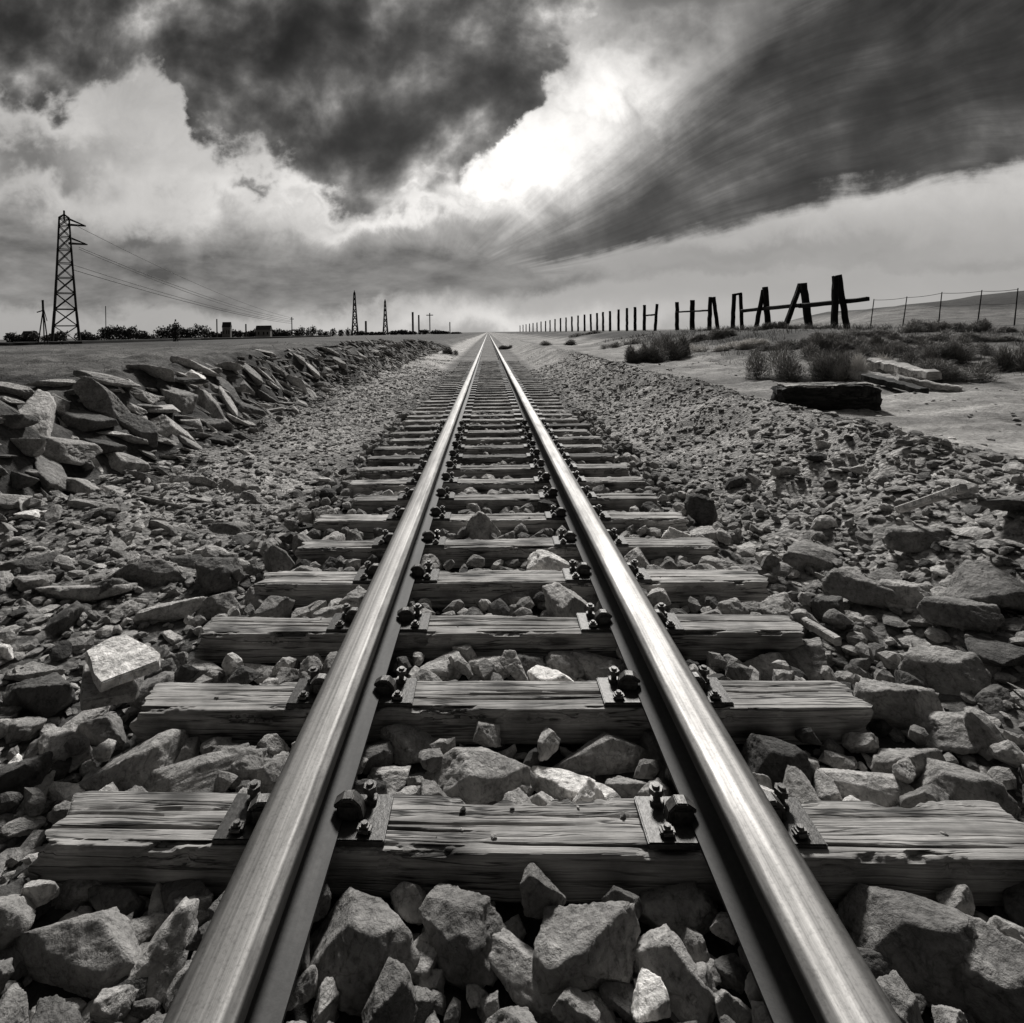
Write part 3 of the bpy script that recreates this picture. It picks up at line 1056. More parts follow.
# ------------------------------------------------------------------ sleepers
def sleeper_mesh(seed, L, W, H, ncr=8):
    r = np.random.default_rng(seed)
    # rounded rectangular loop
    m = 84
    hw, hh, rad = W / 2, H / 2, 0.014
    per = []
    side = [(-hw, hw, 20, 'top'), (hh, -hh, 10, 'f')]
    loop = []
    for i in range(44):
        loop.append((-hw + W * i / 44, hh))
    for i in range(10):
        loop.append((hw, hh - H * i / 10))
    for i in range(20):
        loop.append((hw - W * i / 20, -hh))
    for i in range(10):
        loop.append((-hw, -hh + H * i / 10))
    loop = np.array(loop)
    # round the corners
    for it in range(1):
        loop = 0.5 * loop + 0.25 * (np.roll(loop, 1, 0) + np.roll(loop, -1, 0))
    n = 230
    xs = np.linspace(-L / 2, L / 2, n)
    s = np.arange(m)
    XX, SS = np.meshgrid(xs, s, indexing='ij')
    base = np.broadcast_to(loop[None], (n, m, 2)).copy()
    nrm = loop / np.linalg.norm(loop, axis=1)[:, None]
    disp = 0.006 * fbm(XX * 1.3, loop[None, :, 0] * 14 + 0 * XX, loop[None, :, 1] * 14 + 0 * XX, seed=seed, oct=4)
    disp += 0.0022 * fbm(XX * 0.9, loop[None, :, 0] * 110 + 0 * XX, loop[None, :, 1] * 110 + 0 * XX, seed=seed + 3, oct=3)
    # eroded top edges
    edge = (np.abs(np.abs(loop[:, 0]) - hw) < 0.03) & (loop[:, 1] > hh * 0.4)
    er = np.clip(fbm(XX * 5, SS * 0.05, seed=seed + 8, oct=5, gain=0.6) - 0.1, 0, 1)
    disp -= 0.034 * er ** 1.2 * edge[None, :]
    # cracks along the grain
    for c in range(ncr):
        y0 = r.uniform(-hw * 0.8, hw * 0.8)
        x0 = r.uniform(-L / 2, L / 2)
        ln = r.uniform(0.25, 0.9)
        path = y0 + 0.008 * fbm(XX * 2, XX * 0 + c, seed=seed + 40 + c, oct=3)
        top = loop[None, :, 1] > hh * 0.6
        d = np.abs(loop[None, :, 0] - path)
        disp -= 0.022 * np.exp(-(d / 0.0045) ** 2) * np.exp(-((XX - x0) / ln) ** 4) * top
    P = base + nrm[None] * disp[..., None]
    V = np.zeros((n, m, 3))
    ends = 0.03 * fbm(loop[:, 0] * 18, loop[:, 1] * 18, seed=seed + 60, oct=3)
    ends2 = 0.03 * fbm(loop[:, 0] * 18, loop[:, 1] * 18, seed=seed + 61, oct=3)
    wgt0 = np.clip((xs - xs[0]) / 0.15, 0, 1)[:, None]
    wgt1 = np.clip((xs[-1] - xs) / 0.15, 0, 1)[:, None]
    V[:, :, 0] = XX + (1 - wgt0) * ends[None] + (1 - wgt1) * ends2[None]
    shrink = 1 - 0.05 * (1 - np.clip((xs - xs[0]) / 0.05, 0, 1)) - 0.05 * (1 - np.clip((xs[-1] - xs) / 0.05, 0, 1))
    V[:, :, 1] = P[..., 0] * shrink[:, None]
    V[:, :, 2] = P[..., 1] * shrink[:, None]
    V[:, :, 1] += 0.012 * fbm(xs * 0.8, xs * 0, seed=seed + 70, oct=2)[:, None]
    verts = V.reshape(-1, 3)
    idx = np.arange(n * m).reshape(n, m)
    a, b = idx[:-1], idx[1:]
    q = np.stack([a, b, np.roll(b, -1, 1), np.roll(a, -1, 1)], -1).reshape(-1, 4)
    # end caps as fans made of quads (degenerate-free): centre strips
    c0 = len(verts)
    cen = np.array([V[0].mean(0), V[-1].mean(0)])
    verts = np.concatenate([verts, cen])
    tri = np.concatenate([q[:, [0, 1, 2]], q[:, [0, 2, 3]]])
    k = np.arange(m)
    cap0 = np.stack([idx[0][k], idx[0][(k + 1) % m], np.full(m, c0)], -1)
    cap1 = np.stack([idx[-1][(k + 1) % m], idx[-1][k], np.full(m, c0 + 1)], -1)
    tri = np.concatenate([tri, cap0, cap1])
    me = np_mesh('sleeper', verts, tri, True)
    me.set_sharp_from_angle(angle=R(50))
    return me


def bev_box(bm, c, s, bev=0.004, rot=None):
    r = bmesh.ops.create_cube(bm, size=1.0)
    vs = r['verts']
    bmesh.ops.scale(bm, vec=s, verts=vs)
    es = list({e for v in vs for e in v.link_edges})
    out = bmesh.ops.bevel(bm, geom=es, offset=bev, segments=2, affect='EDGES')
    vs = list({v for f in out['faces'] for v in f.verts} | {v for v in vs if v.is_valid})
    if rot is not None:
        bmesh.ops.rotate(bm, cent=(0, 0, 0), matrix=rot, verts=vs)
    bmesh.ops.translate(bm, vec=c, verts=vs)
    return vs


def cyl(bm, c, r1, r2, h, seg=14, rot=None):
    r = bmesh.ops.create_cone(bm, cap_ends=True, segments=seg, radius1=r1, radius2=r2, depth=h)
    if rot is not None:
        bmesh.ops.rotate(bm, cent=(0, 0, 0), matrix=rot, verts=r['verts'])
    bmesh.ops.translate(bm, vec=c, verts=r['verts'])
    return r['verts']


def finish(bm, name, smooth=True):
    me = bpy.data.meshes.new(name)
    bm.to_mesh(me)
    bm.free()
    for p in me.polygons:
        p.use_smooth = smooth
    if smooth:
        me.set_sharp_from_angle(angle=R(40))
    return me


# tie plate: runs under the rail, both sides; one clip and two bolts per side
bm = bmesh.new()
bev_box(bm, (0, 0, 0.006), (0.60, 0.20, 0.024), 0.004)
PLATE_ME = finish(bm, 'tie_plate')
bm = bmesh.new()                              # clamp lying on the rail foot, with a bent tongue
bev_box(bm, (0.155, 0.0, 0.043), (0.075, 0.060, 0.056), 0.007)
pts = [(0.205, 0.0, 0.02), (0.196, 0.0, 0.060), (0.172, 0.0, 0.082), (0.140, 0.0, 0.080), (0.112, 0.0, 0.060)]
for yy in (0.0,):
    for i in range(len(pts) - 1):
        a, b = Vector(pts[i]), Vector(pts[i + 1])
        d = b - a
        bev_box(bm, (a + b) / 2 + Vector((0, yy, 0)), (0.046, 0.018, d.length + 0.010), 0.004, d.to_track_quat('Z', 'Y').to_matrix())
CLIP_ME = finish(bm, 'rail_clip')
bm = bmesh.new()
cyl(bm, (0, 0, 0.045), 0.014, 0.014, 0.07, 12)
cyl(bm, (0, 0, 0.068), 0.026, 0.026, 0.022, 6)
cyl(bm, (0, 0, 0.083), 0.015, 0.013, 0.012, 12)
cyl(bm, (0, 0, 0.026), 0.027, 0.027, 0.016, 6)
BOLT_ME = finish(bm, 'bolt')
bm = bmesh.new()
bev_box(bm, (0, 0, 0.030), (0.05, 0.040, 0.026), 0.008)
cyl(bm, (0, 0, 0.046), 0.014, 0.010, 0.012, 10)
NUT_ME = finish(bm, 'nut')


def make_plate(parent, x, detail):
    """tie plate under a rail; parent sleeper is centred in x, y with its top at +H/2"""
    pl = link('tie_plate', PLATE_ME, M_PLATE, parent, (x, 0, parent['hh']))
    if detail:
        for sgn in (1, -1):
            rz = 0 if sgn > 0 else math.pi
            cl = link('rail_clip', CLIP_ME, M_IRON, pl, (0, random.uniform(-0.012, 0.012), 0), (0, random.uniform(-0.04, 0.04), rz + random.uniform(-0.14, 0.14)))
            link('bolt', BOLT_ME, M_IRON, pl, (sgn * 0.222, 0.066, 0), (random.uniform(-0.08, 0.08), random.uniform(-0.08, 0.08), random.uniform(0, 1)))
            link('nut', NUT_ME, M_IRON, pl, (sgn * 0.226, -0.064, 0), (0, 0, random.uniform(-0.15, 0.15)))
    return pl


TIE_ENDS = [(-1.60, 1.86), (-1.70, 1.74), (-1.735, 1.80), (-1.68, 1.92), (-1.60, 1.82), (-1.67, 1.82), (-1.45, 1.75), (-1.66, 1.80)]
TIE_MAT = [M_SLEEPER, M_SLEEPER, M_SLEEPER, M_SLEEPER_PALE, M_SLEEPER, M_SLEEPER_PALE, M_SLEEPER, M_SLEEPER_PALE, M_SLEEPER, M_SLEEPER_DARK]
TIE_LOOK = {'sleeper_wood': 'weathered grey', 'sleeper_wood_pale': 'bleached pale', 'sleeper_wood_dark': 'dark'}
shared = [sleeper_mesh(900 + i, 3.46, 0.225, 0.17) for i in range(6)]
for i in range(N_TIES):
    a, b = TIE_ENDS[i] if i < len(TIE_ENDS) else (TX0 + random.uniform(-0.12, 0.12), TX1 + random.uniform(-0.12, 0.12))
    H = 0.17
    if i < 9:
        me = sleeper_mesh(40 + i, b - a, 0.235 if i == 0 else 0.22, H, 7)
    else:
        me = shared[i % 6]
    mat = TIE_MAT[i % 10] if i < 12 else random.choice(TIE_MAT)
    sink = 0.0 if i < 14 else -0.012 * min(1, (i - 13) / 6)
    o = link('sleeper', me, mat, None, ((a + b) / 2, tie_front(i) + 0.11, -H / 2 + sink), (random.uniform(-0.02, 0.02) if i else 0, 0, random.uniform(-0.006, 0.006)))
    o['hh'] = H / 2
    pos = {0: 'nearest sleeper, spanning the whole view', 1: 'second sleeper from the viewer', }.get(i)
    lk = TIE_LOOK[mat.name]
    if i == 0:
        lab = '%s cracked wooden sleeper nearest the viewer, under both rails' % lk
    elif i < 20:
        lab = '%s wooden sleeper under both rails, %s from the viewer' % (lk, ORD[i])
    else:
        lab = 'wooden sleeper far down the track, half buried in gravel'
    tag(o, lab, 'sleeper', 'wooden sleepers under the rails')
    cx = (a + b) / 2
    for rx in (RAIL_L, RAIL_R):
        make_plate(o, rx - cx, i < 14)
    del o['hh']

# ------------------------------------------------------------------ vegetation made of thin blades
def blades(name, roots, heights, lean, width, mat, tone, seg=3, parent=None):
    """roots (n,3), heights (n,), lean (n,2) horizontal offset of the tip"""
    n = len(roots)
    k = np.linspace(0, 1, seg + 1)
    ang = rng.random(n) * 6.28
    wv = np.stack([np.cos(ang), np.sin(ang), np.zeros(n)], -1) * (np.asarray(width) * np.ones(n))[:, None] * 0.5
    V = np.zeros((n, seg + 1, 2, 3))
    for j, t in enumerate(k):
        c = np.array(roots, dtype=float).copy()
        c[:, 0] += lean[:, 0] * t ** 1.6
        c[:, 1] += lean[:, 1] * t ** 1.6
        c[:, 2] += heights * (t - 0.25 * t ** 3)
        tw = 1 - 0.75 * t
        V[:, j, 0] = c - wv * tw
        V[:, j, 1] = c + wv * tw
    idx = np.arange(n * (seg + 1) * 2).reshape(n, seg + 1, 2)
    f = np.stack([idx[:, :-1, 0], idx[:, :-1, 1], idx[:, 1:, 1], idx[:, 1:, 0]], -1).reshape(-1, 4)
    me = np_mesh(name, V.reshape(-1, 3), f, False)
    set_attr(me, 'tone', np.repeat(tone, (seg + 1) * 2))
    return link(name, me, mat, parent)


def bush(px, py, w, h, mat, label, n=2600, name='bush', Y=None, group='bushes beside the track', cat='bush'):
    P = on_z(px, py, 0.6)
    if Y is None:
        for _ in range(25):
            P = P.lerp(on_z(px, py, min(hz(P.x, P.y), 1.72)), 0.4)
    else:
        P = at_y(px, py, Y)
        P.z = hz(P.x, P.y)
    W = w / F * P.y
    Hh = h / F * P.y
    n = int(n * 5)
    nc = 9
    cx = rng.uniform(-0.46, 0.46, nc) * W
    cy = rng.uniform(-0.22, 0.22, nc) * W
    ch = rng.uniform(0.5, 1.0, nc) * (1 - 0.5 * np.abs(cx / W))
    cr = rng.uniform(0.13, 0.24, nc) * W
    ci = rng.integers(0, nc, n)
    dd = rng.normal(size=(n, 3))
    dd /= np.linalg.norm(dd, axis=1)[:, None]
    dd[:, 2] = np.abs(dd[:, 2])
    rad = rng.random(n) ** 0.5
    roots = np.stack([P.x + cx[ci] + dd[:, 0] * rad * cr[ci] * 0.8, P.y + cy[ci] + dd[:, 1] * rad * cr[ci] * 0.8, np.zeros(n)], -1)
    gz = height(roots[:, 0], roots[:, 1])
    lift = dd[:, 2] * rad * Hh * ch[ci] * 0.75
    roots[:, 2] = gz - 0.03 + lift
    hh = Hh * ch[ci] * rng.uniform(0.06, 0.26, n) * (0.3 + dd[:, 2])
    lean = dd[:, :2] * (cr[ci] * rng.uniform(0.15, 0.5, n))[:, None] + rng.normal(0, 0.04, (n, 2)) * W
    o = blades(name, roots, hh, lean, 0.008 * P.y / 16 + 0.005, mat, np.clip(rng.normal(0.4, 0.25, n), 0, 1), 4)
    if label:
        tag(o, label, cat, group)
    return o


BUSHES = [
    (798, 378, 104, 48, M_BUSH, 'large dark rounded bush just behind the left half of the hewn beam', None),
    (858, 381, 66, 36, M_BUSH_PALE, 'pale feathery bush between the dark rounded bush and the driftwood planks', None),
    (640, 361, 50, 26, M_BUSH, 'dark bush on the sand, left one of the pair below the single posts', None),
    (664, 359, 52, 34, M_BUSH, 'taller dark bush on the sand, right one of the pair below the single posts', None),
    (832, 352, 60, 28, M_BUSH, 'dark bush at the foot of the tallest timber frame', None),
    (920, 380, 100, 32, M_BUSH, 'low dark bush right of the driftwood planks', None),
    (915, 362, 80, 34, M_BUSH, 'broad grey scrub bush behind the driftwood planks', None),
    (880, 352, 60, 24, M_BUSH, 'grey scrub bush between the tallest timber frame and the second wire post', None),
    (965, 358, 70, 34, M_BUSH, 'dark scrub bush below the wire post close to the right border', None),
    (1005, 372, 60, 34, M_BUSH, 'scrub bush cut by the right border of the view', None),
    (940, 342, 70, 16, M_BUSH, 'low dark scrub below the third wire fence post', None),
    (990, 338, 60, 18, M_BUSH, 'low dark scrub below the last wire fence post', None),
    (895, 338, 60, 14, M_BUSH, 'low dark scrub below the first wire fence post', None),
    (850, 336, 80, 13, M_BUSH, 'low dark scrub strip below the jutting end of the long beam', None),
    (960, 334, 90, 14, M_BUSH, 'low dark scrub strip below the last two wire fence posts', None),
    (800, 336, 70, 10, M_BUSH, 'low dark scrub strip below the two nearest timber frames', None),
    (775, 340, 22, 14, M_BUSH, 'small dark tuft below the leaning timber frames', None),
    (800, 346, 60, 14, M_BUSH, 'low grey scrub in front of the frame with the slanting strut', None),
    (745, 348, 50, 14, M_BUSH_PALE, 'low pale tuft in front of the black gate frame', None),
    (712, 342, 50, 12, M_BUSH, 'low grey tuft in front of the single posts', None),
    (690, 352, 40, 12, M_BUSH_PALE, 'low pale tuft just right of the pair of dark bushes', None),
    (620, 346, 40, 9, M_BUSH, 'low dark tuft at the far sand edge, left of the paired dark bushes', None),
    (507, 341, 15, 7, M_BUSH, 'tiny dark bush just right of the rails near the horizon', 60),
    (448, 346, 24, 9, M_BUSH, 'dark bush left of the rails near the horizon', 46),
    (560, 347, 34, 9, M_BUSH, 'low dark bush beside the sand path near the horizon', 50),
    (585, 341, 30, 6, M_BUSH, 'low dark scrub below the far posts of the row', 70),
]
for (px, py, w, h, m_, lab, YY) in BUSHES:
    bush(px, py, w, h, m_, lab, 2600 if w > 45 else 1000, Y=YY)

# thin dry grass as ground cover
n = 36000
Yg = 5 + 40 * rng.random(n) ** 1.3
ug = rng.random(n)
xg = np.where(ug < 0.25, -2.4 - 2.2 * rng.random(n), np.where(ug < 0.45, -6.2 - rng.random(n) * 0.9 * Yg, np.where(ug < 0.52, 2.4 + 2.0 * rng.random(n), 8.0 + rng.random(n) ** 1.2 * 14)))
ok = (xg < 1.0 * Yg + 1) & (xg > -0.9 * Yg - 1) & ((xg < 7.9) | (Yg > 17) | ((Yg > 13.5) & (rng.random(n) < 0.5))) & ((xg > 2) | (xg < -6) | (Yg > 6))
ok &= fbm(xg * 0.6, Yg * 0.6, seed=55, oct=3) > -0.15
xg, Yg = xg[ok], Yg[ok]
roots = np.stack([xg, Yg, height(xg, Yg) - 0.01], -1)
hg = np.where(xg > 9, rng.uniform(0.12, 0.5, len(xg)), rng.uniform(0.03, 0.10, len(xg)))
o = blades('dry_grass', roots, hg, rng.normal(0, 0.5, (len(xg), 2)) * hg[:, None], 0.005 + 0.0005 * Yg, M_GRASS, rng.random(len(xg)), 2)
tag(o, 'thin dry grass growing over the bank, the shoulder and the scrubland', 'grass', kind='stuff')

# ------------------------------------------------------------------ timber post row on the right
def prism_between(bm, a, b, w, d=None, taper=1.0, seed=0, seg=8):
    """rough squared timber from a to b"""
    a, b = Vector(a), Vector(b)
    d = d or w
    ax = (b - a)
    q = ax.to_track_quat('Z', 'Y').to_matrix()
    L = ax.length
    rr = random.Random(seed)
    rings = []
    for i in range(seg + 1):
        t = i / seg
        k = 1 + (taper - 1) * t
        ring = []
        jx, jy = rr.uniform(-0.06, 0.06) * w, rr.uniform(-0.06, 0.06) * w
        for (sx, sy) in ((-1, -0.7), (-0.7, -1), (0.7, -1), (1, -0.7), (1, 0.7), (0.7, 1), (-0.7, 1), (-1, 0.7)):
            p = Vector((sx * w / 2 * k * rr.uniform(0.92, 1.06) + jx, sy * d / 2 * k * rr.uniform(0.92, 1.06) + jy, L * t + (rr.uniform(-0.04, 0.04) * w if i in (0, seg) else 0)))
            ring.append(bm.verts.new(a + q @ p))
        rings.append(ring)
    for i in range(seg):
        for j in range(8):
            bm.faces.new((rings[i][j], rings[i][(j + 1) % 8], rings[i + 1][(j + 1) % 8], rings[i + 1][j]))
    bm.faces.new(rings[0][::-1])
    bm.faces.new(rings[-1])


def timber(name, a, b, w, parent=None, mat=None, d=None, taper=1.0):
    bm = bmesh.new()
    o0 = Vector(parent.location) if parent is not None else Vector((0, 0, 0))
    prism_between(bm, Vector(a) - o0, Vector(b) - o0, w, d, taper, random.randrange(9999))
    bmesh.ops.recalc_face_normals(bm, faces=bm.faces[:])
    me = bpy.data.meshes.new(name)
    bm.to_mesh(me)
    bm.free()
    return link(name, me, mat or M_POST, parent)


XF = 17.4


def fence_y(px):
    # distance along the row X = XF seen at this column
    lo, hi = 5.0, 3000.0
    for _ in range(60):
        mid = (lo * hi) ** 0.5
        if project((XF, mid, 1.7))[0] > px:
            lo = mid
        else:
            hi = mid
    return lo


def foot(px, Y):
    P = at_y(px, 326, Y)
    P.z = hz(P.x, P.y) - 0.1
    return P


def top(px, py, Y):
    return at_y(px, py, Y)


FR = [  # label, main px, [(bottom px, top px, top py, width px)]
    ('tallest black timber frame of two crossed legs at the near end of the row', 840, [(834, 835.5, 276, 5.2), (847.5, 838.5, 275, 5.4)]),
    ('black timber frame with one long slanting strut, second from the near end', 800, [(809.5, 803, 283, 6.0), (783.5, 800.5, 284, 4.4)]),
    ('narrow black timber frame with a leaning strut, third from the near end', 765, [(768.5, 765, 287, 4.8), (755, 763.5, 290, 3.6)]),
    ('black timber gate frame of two uprights joined at the top', 737, [(732.5, 734, 294, 3.6), (742, 740.5, 293, 3.2)]),
    ('black timber frame of two legs leaning together beyond the gate frame', 713, [(709, 710.5, 297, 3.5), (718, 713.5, 297, 3.2)]),
]
for lab, pxm, legs in FR:
    Y = fence_y(pxm)
    F0 = foot(pxm, Y)
    t = empty('timber_frame', F0)
    for k, (bx, tx, ty, w) in enumerate(legs):
        timber('leg', foot(bx, Y + 0.02 * k), top(tx, ty, Y + 0.25 * k), w / F * Y, t, taper=0.92)
    if pxm == 737:
        timber('lintel', top(732.5, 295, Y - 0.1), top(741.5, 293.5, Y - 0.1), 2.2 / F * Y, t)
    tag(t, lab, 'timber frame', 'black timber frames at the near end of the post row')

Ya, Yb, Yc = fence_y(840), fence_y(800), fence_y(765)
o = timber('cross_beam', top(800, 306, Yb - 0.35), top(868, 299, Ya - 1.2), 5.0 / F * Ya, None, taper=0.8)
tag(o, 'long black beam lashed to the tallest timber frame, its end jutting right', 'beam', 'beams of the post row')
o = timber('cross_beam', top(742, 311, fence_y(740) - 0.3), top(802, 305, Yb - 0.6), 4.0 / F * Yb, None)
tag(o, 'black beam running from the gate frame to the frame with the slanting strut', 'beam', 'beams of the post row')
o = timber('cross_beam', top(677, 312, fence_y(677) - 0.2), top(708, 310.5, fence_y(708) - 0.3), 1.7 / F * 48, None)
tag(o, 'thin black rail joining two single posts beyond the frames', 'beam', 'beams of the post row')
o = timber('cross_beam', top(646, 315.5, fence_y(646) - 0.2), top(656, 314.5, fence_y(656) - 0.3), 1.7 / F * 60, None)
tag(o, 'short black rail between the two posts with one leaning right', 'beam', 'beams of the post row')

SINGLE = [(692, 692.5, 300, 5), (677, 677, 302, 4), (655, 657, 304, 3.2), (644, 644.5, 305, 3.4), (635, 635, 307, 3.2), (627, 627, 308, 2.8), (618.5, 618.5, 309.5, 2.7),
          (610, 610, 311, 2.7), (603, 603, 312, 2.5), (597, 597, 313, 2.4), (591, 590.6, 314, 2.2), (584.5, 584.5, 314.5, 2.2), (578, 578, 315.5, 2.0), (572, 571.7, 316.5, 2.0),
          (566, 566, 317.5, 1.8), (560.5, 560.5, 318, 1.8), (555, 555, 319, 1.6), (550, 550, 320, 1.5), (545.5, 545.5, 321, 1.5), (541, 541, 321.5, 1.4), (537, 537, 322.5, 1.4),
          (533, 533, 323, 1.3), (529.5, 529.5, 323.6, 1.2), (526, 526, 324.2, 1.1), (523, 523, 324.8, 1.1), (520, 520, 325.4, 1.0)]
for i, (bx, tx, ty, w) in enumerate(SINGLE):
    Y = fence_y(bx)
    o = timber('fence_post', foot(bx, Y), top(tx, ty, Y), 0.85 * w / F * Y, None, taper=0.9)
    if i == 2:
        lab = 'black post leaning right, third single post beyond the timber frames'
    elif i < 8:
        lab = 'upright black post, %s single post beyond the timber frames' % (['first'] + ORD[1:])[i]
    elif i < 14:
        lab = 'upright black post farther along the row, %s single post beyond the frames' % ORD[i]
    else:
        lab = 'small far black post of the row running to the horizon'
    tag(o, lab, 'post', 'black posts of the row running to the horizon')

# ------------------------------------------------------------------ wire fence on the right rise
WP = [(872, 318.5, 299), (904, 317.5, 296.5), (940, 317, 292), (979, 316, 290), (1016, 316, 288)]
wire_pts = []
posts = []
for i, (px, pb, pt) in enumerate(WP):
    Y = 42 - i * 1.2
    a = foot(px - 2.0, Y)
    b = top(px + 2.0 + (i % 2), pt, Y)
    o = timber('wire_post', a, b, 0.065, None, M_POST, taper=0.7)
    lab = ['thin leaning wire fence post nearest the tallest timber frame', 'second thin wire fence post right of the tallest timber frame',
           'third thin wire fence post right of the tallest timber frame', 'thin wire fence post close to the right border',
           'thin wire fence post at the very right border'][i]
    tag(o, lab, 'fence post', 'thin posts of the wire fence')
    posts.append((a, b))


def tube(name, pts, r, mat, parent=None):
    cu = bpy.data.curves.new(name, 'CURVE')
    cu.dimensions = '3D'
    cu.bevel_depth = r
    cu.bevel_resolution = 1
    sp = cu.splines.new('POLY')
    sp.points.add(len(pts) - 1)
    for p, q in zip(sp.points, pts):
        p.co = (q[0], q[1], q[2], 1)
    tmp = bpy.data.objects.new('tmp', cu)
    C.objects.link(tmp)
    dg = bpy.context.evaluated_depsgraph_get()
    me = bpy.data.meshes.new_from_object(tmp.evaluated_get(dg))
    bpy.data.objects.remove(tmp)
    bpy.data.curves.remove(cu)
    me.name = name
    me.materials.clear()
    return link(name, me, mat, parent)


for k, nm in ((0.97, 'top wire of the thin fence on the right rise'), (0.62, 'middle wire of the thin fence on the right rise')):
    pts = []
    for i in range(len(posts) - 1):
        a = posts[i][0].lerp(posts[i][1], k)
        b = posts[i + 1][0].lerp(posts[i + 1][1], k)
        for j in range(8):
            t = j / 8
            p = a.lerp(b, t)
            p.z -= 0.12 * 4 * t * (1 - t) * 0.5
            pts.append(p)
    pts.append(posts[-1][0].lerp(posts[-1][1], k))
    o = tube('fence_wire', pts, 0.018 if k > 0.9 else 0.01, M_WIRE)
    tag(o, nm, 'wire', 'wires of the thin fence')

# ------------------------------------------------------------------ hewn beam and driftwood on the sand
P = on_z(830, 407, hz(*on_z(830, 407, 0.6)[:2]))
Yb0 = P.y
a = on_z(785, 410, P.z + 0.0)
b = on_z(884, 410, P.z + 0.0)
hgt = 24 / F * Yb0


def rough_log(name, a, b, w, h, mat, seed, loc_z):
    L = (b - a).length
    me = sleeper_mesh(seed, L, w, h, 8)
    co = np.empty(len(me.vertices) * 3, dtype=np.float32)
    me.vertices.foreach_get('co', co)
    co = co.reshape(-1, 3)
    k1 = fbm(co[:, 0] * 2.2, co[:, 1] * 5, co[:, 2] * 5, seed=seed + 1, oct=5, gain=0.6)
    k2 = fbm(co[:, 0] * 2.2 + 9, co[:, 1] * 5, co[:, 2] * 5, seed=seed + 2, oct=5, gain=0.6)
    endf = sstep(0.75, 1.0, np.abs(co[:, 0]) / (L / 2))
    co[:, 2] *= 1 - 0.25 * endf * np.clip(k2 + 0.5, 0, 1) * (co[:, 2] > 0)
    co[:, 1] += 0.035 * k1
    co[:, 2] += 0.030 * k2
    co[:, 0] += 0.07 * k1 * endf
    me.vertices.foreach_set('co', co.ravel())
    me.update()
    o = link(name, me, mat, None, ((a + b) / 2 + Vector((0, w / 2, loc_z))), (0, 0, math.atan2(b.y - a.y, b.x - a.x)))
    return o


o = rough_log('hewn_beam', a, b, 0.5, hgt, M_BEAM, 71, hgt * 0.42)
tag(o, 'short thick dark beam with a pale top lying on the sand', 'beam')
# its upper face is a paler slab, a part of the beam
me = sleeper_mesh(72, (b - a).length * 0.9, 0.40, 0.045, 8)
co = np.empty(len(me.vertices) * 3, dtype=np.float32)
me.vertices.foreach_get('co', co)
co = co.reshape(-1, 3)
co[:, 1] += 0.05 * fbm(co[:, 0] * 3, co[:, 1] * 3, seed=5, oct=4)
co[:, 2] += 0.03 * fbm(co[:, 0] * 2.2 + 9, co[:, 1] * 5, seed=74, oct=4)
me.vertices.foreach_set('co', co.ravel())
me.update()
link('pale_top', me, M_DRIFT, o, (0.0, 0, hgt * 0.5 - 0.004))

DW = [((846, 372), (905, 384), 10, 'thick pale driftwood plank lying lowest beside the hewn beam', 0.0),
      ((875, 363), (934, 376), 9, 'whitish driftwood plank lying on top of the pile', 0.22),
      ((866, 377), (925, 391), 7, 'dark split driftwood plank in the middle of the pile', 0.05),
      ((900, 380), (962, 390), 7, 'pale driftwood plank reaching farthest right on the sand', 0.02)]
for i, (p0, p1, w, lab, dz) in enumerate(DW):
    zz = hz(*on_z(900, 388, 0.6)[:2]) + dz
    a = on_z(p0[0], p0[1], zz + 0.14)
    b = on_z(p1[0], p1[1], zz)
    bm = bmesh.new()
    prism_between(bm, a, b, w / F * a.y * 1.7, w / F * a.y * 1.1, 0.75, 60 + i, 12)
    bmesh.ops.recalc_face_normals(bm, faces=bm.faces[:])
    me = bpy.data.meshes.new('driftwood_plank')
    bm.to_mesh(me)
    bm.free()
    o = link('driftwood_plank', me, M_BEAM if i == 2 else M_DRIFT)
    tag(o, lab, 'plank', 'driftwood planks on the sand')

# pale sticks on the right shoulder
for (p0, p1, w, lab) in (((899, 510), (964, 488), 0.05, 'long pale stick lying on the right shoulder near the border'),
                         ((797, 617), (838, 641), 0.05, 'short pale stick lying off the right end of the third sleeper')):
    a = on_z(p0[0], p0[1], hz(*on_z(p0[0], p0[1], 0.3)[:2]) + 0.08)
    b = on_z(p1[0], p1[1], hz(*on_z(p1[0], p1[1], 0.3)[:2]) + 0.09)
    o = timber('stick', a, b, w, None, M_DRIFT)
    tag(o, lab, 'stick', 'pale sticks on the right shoulder')

# ------------------------------------------------------------------ power line, masts, trees, houses on the left
def bar(bm, a, b, w):
    a, b = Vector(a), Vector(b)
    d = b - a
    q = d.to_track_quat('Z', 'Y').to_matrix()
    cyl(bm, (a + b) / 2, w / 2, w / 2, d.length, 6, q)


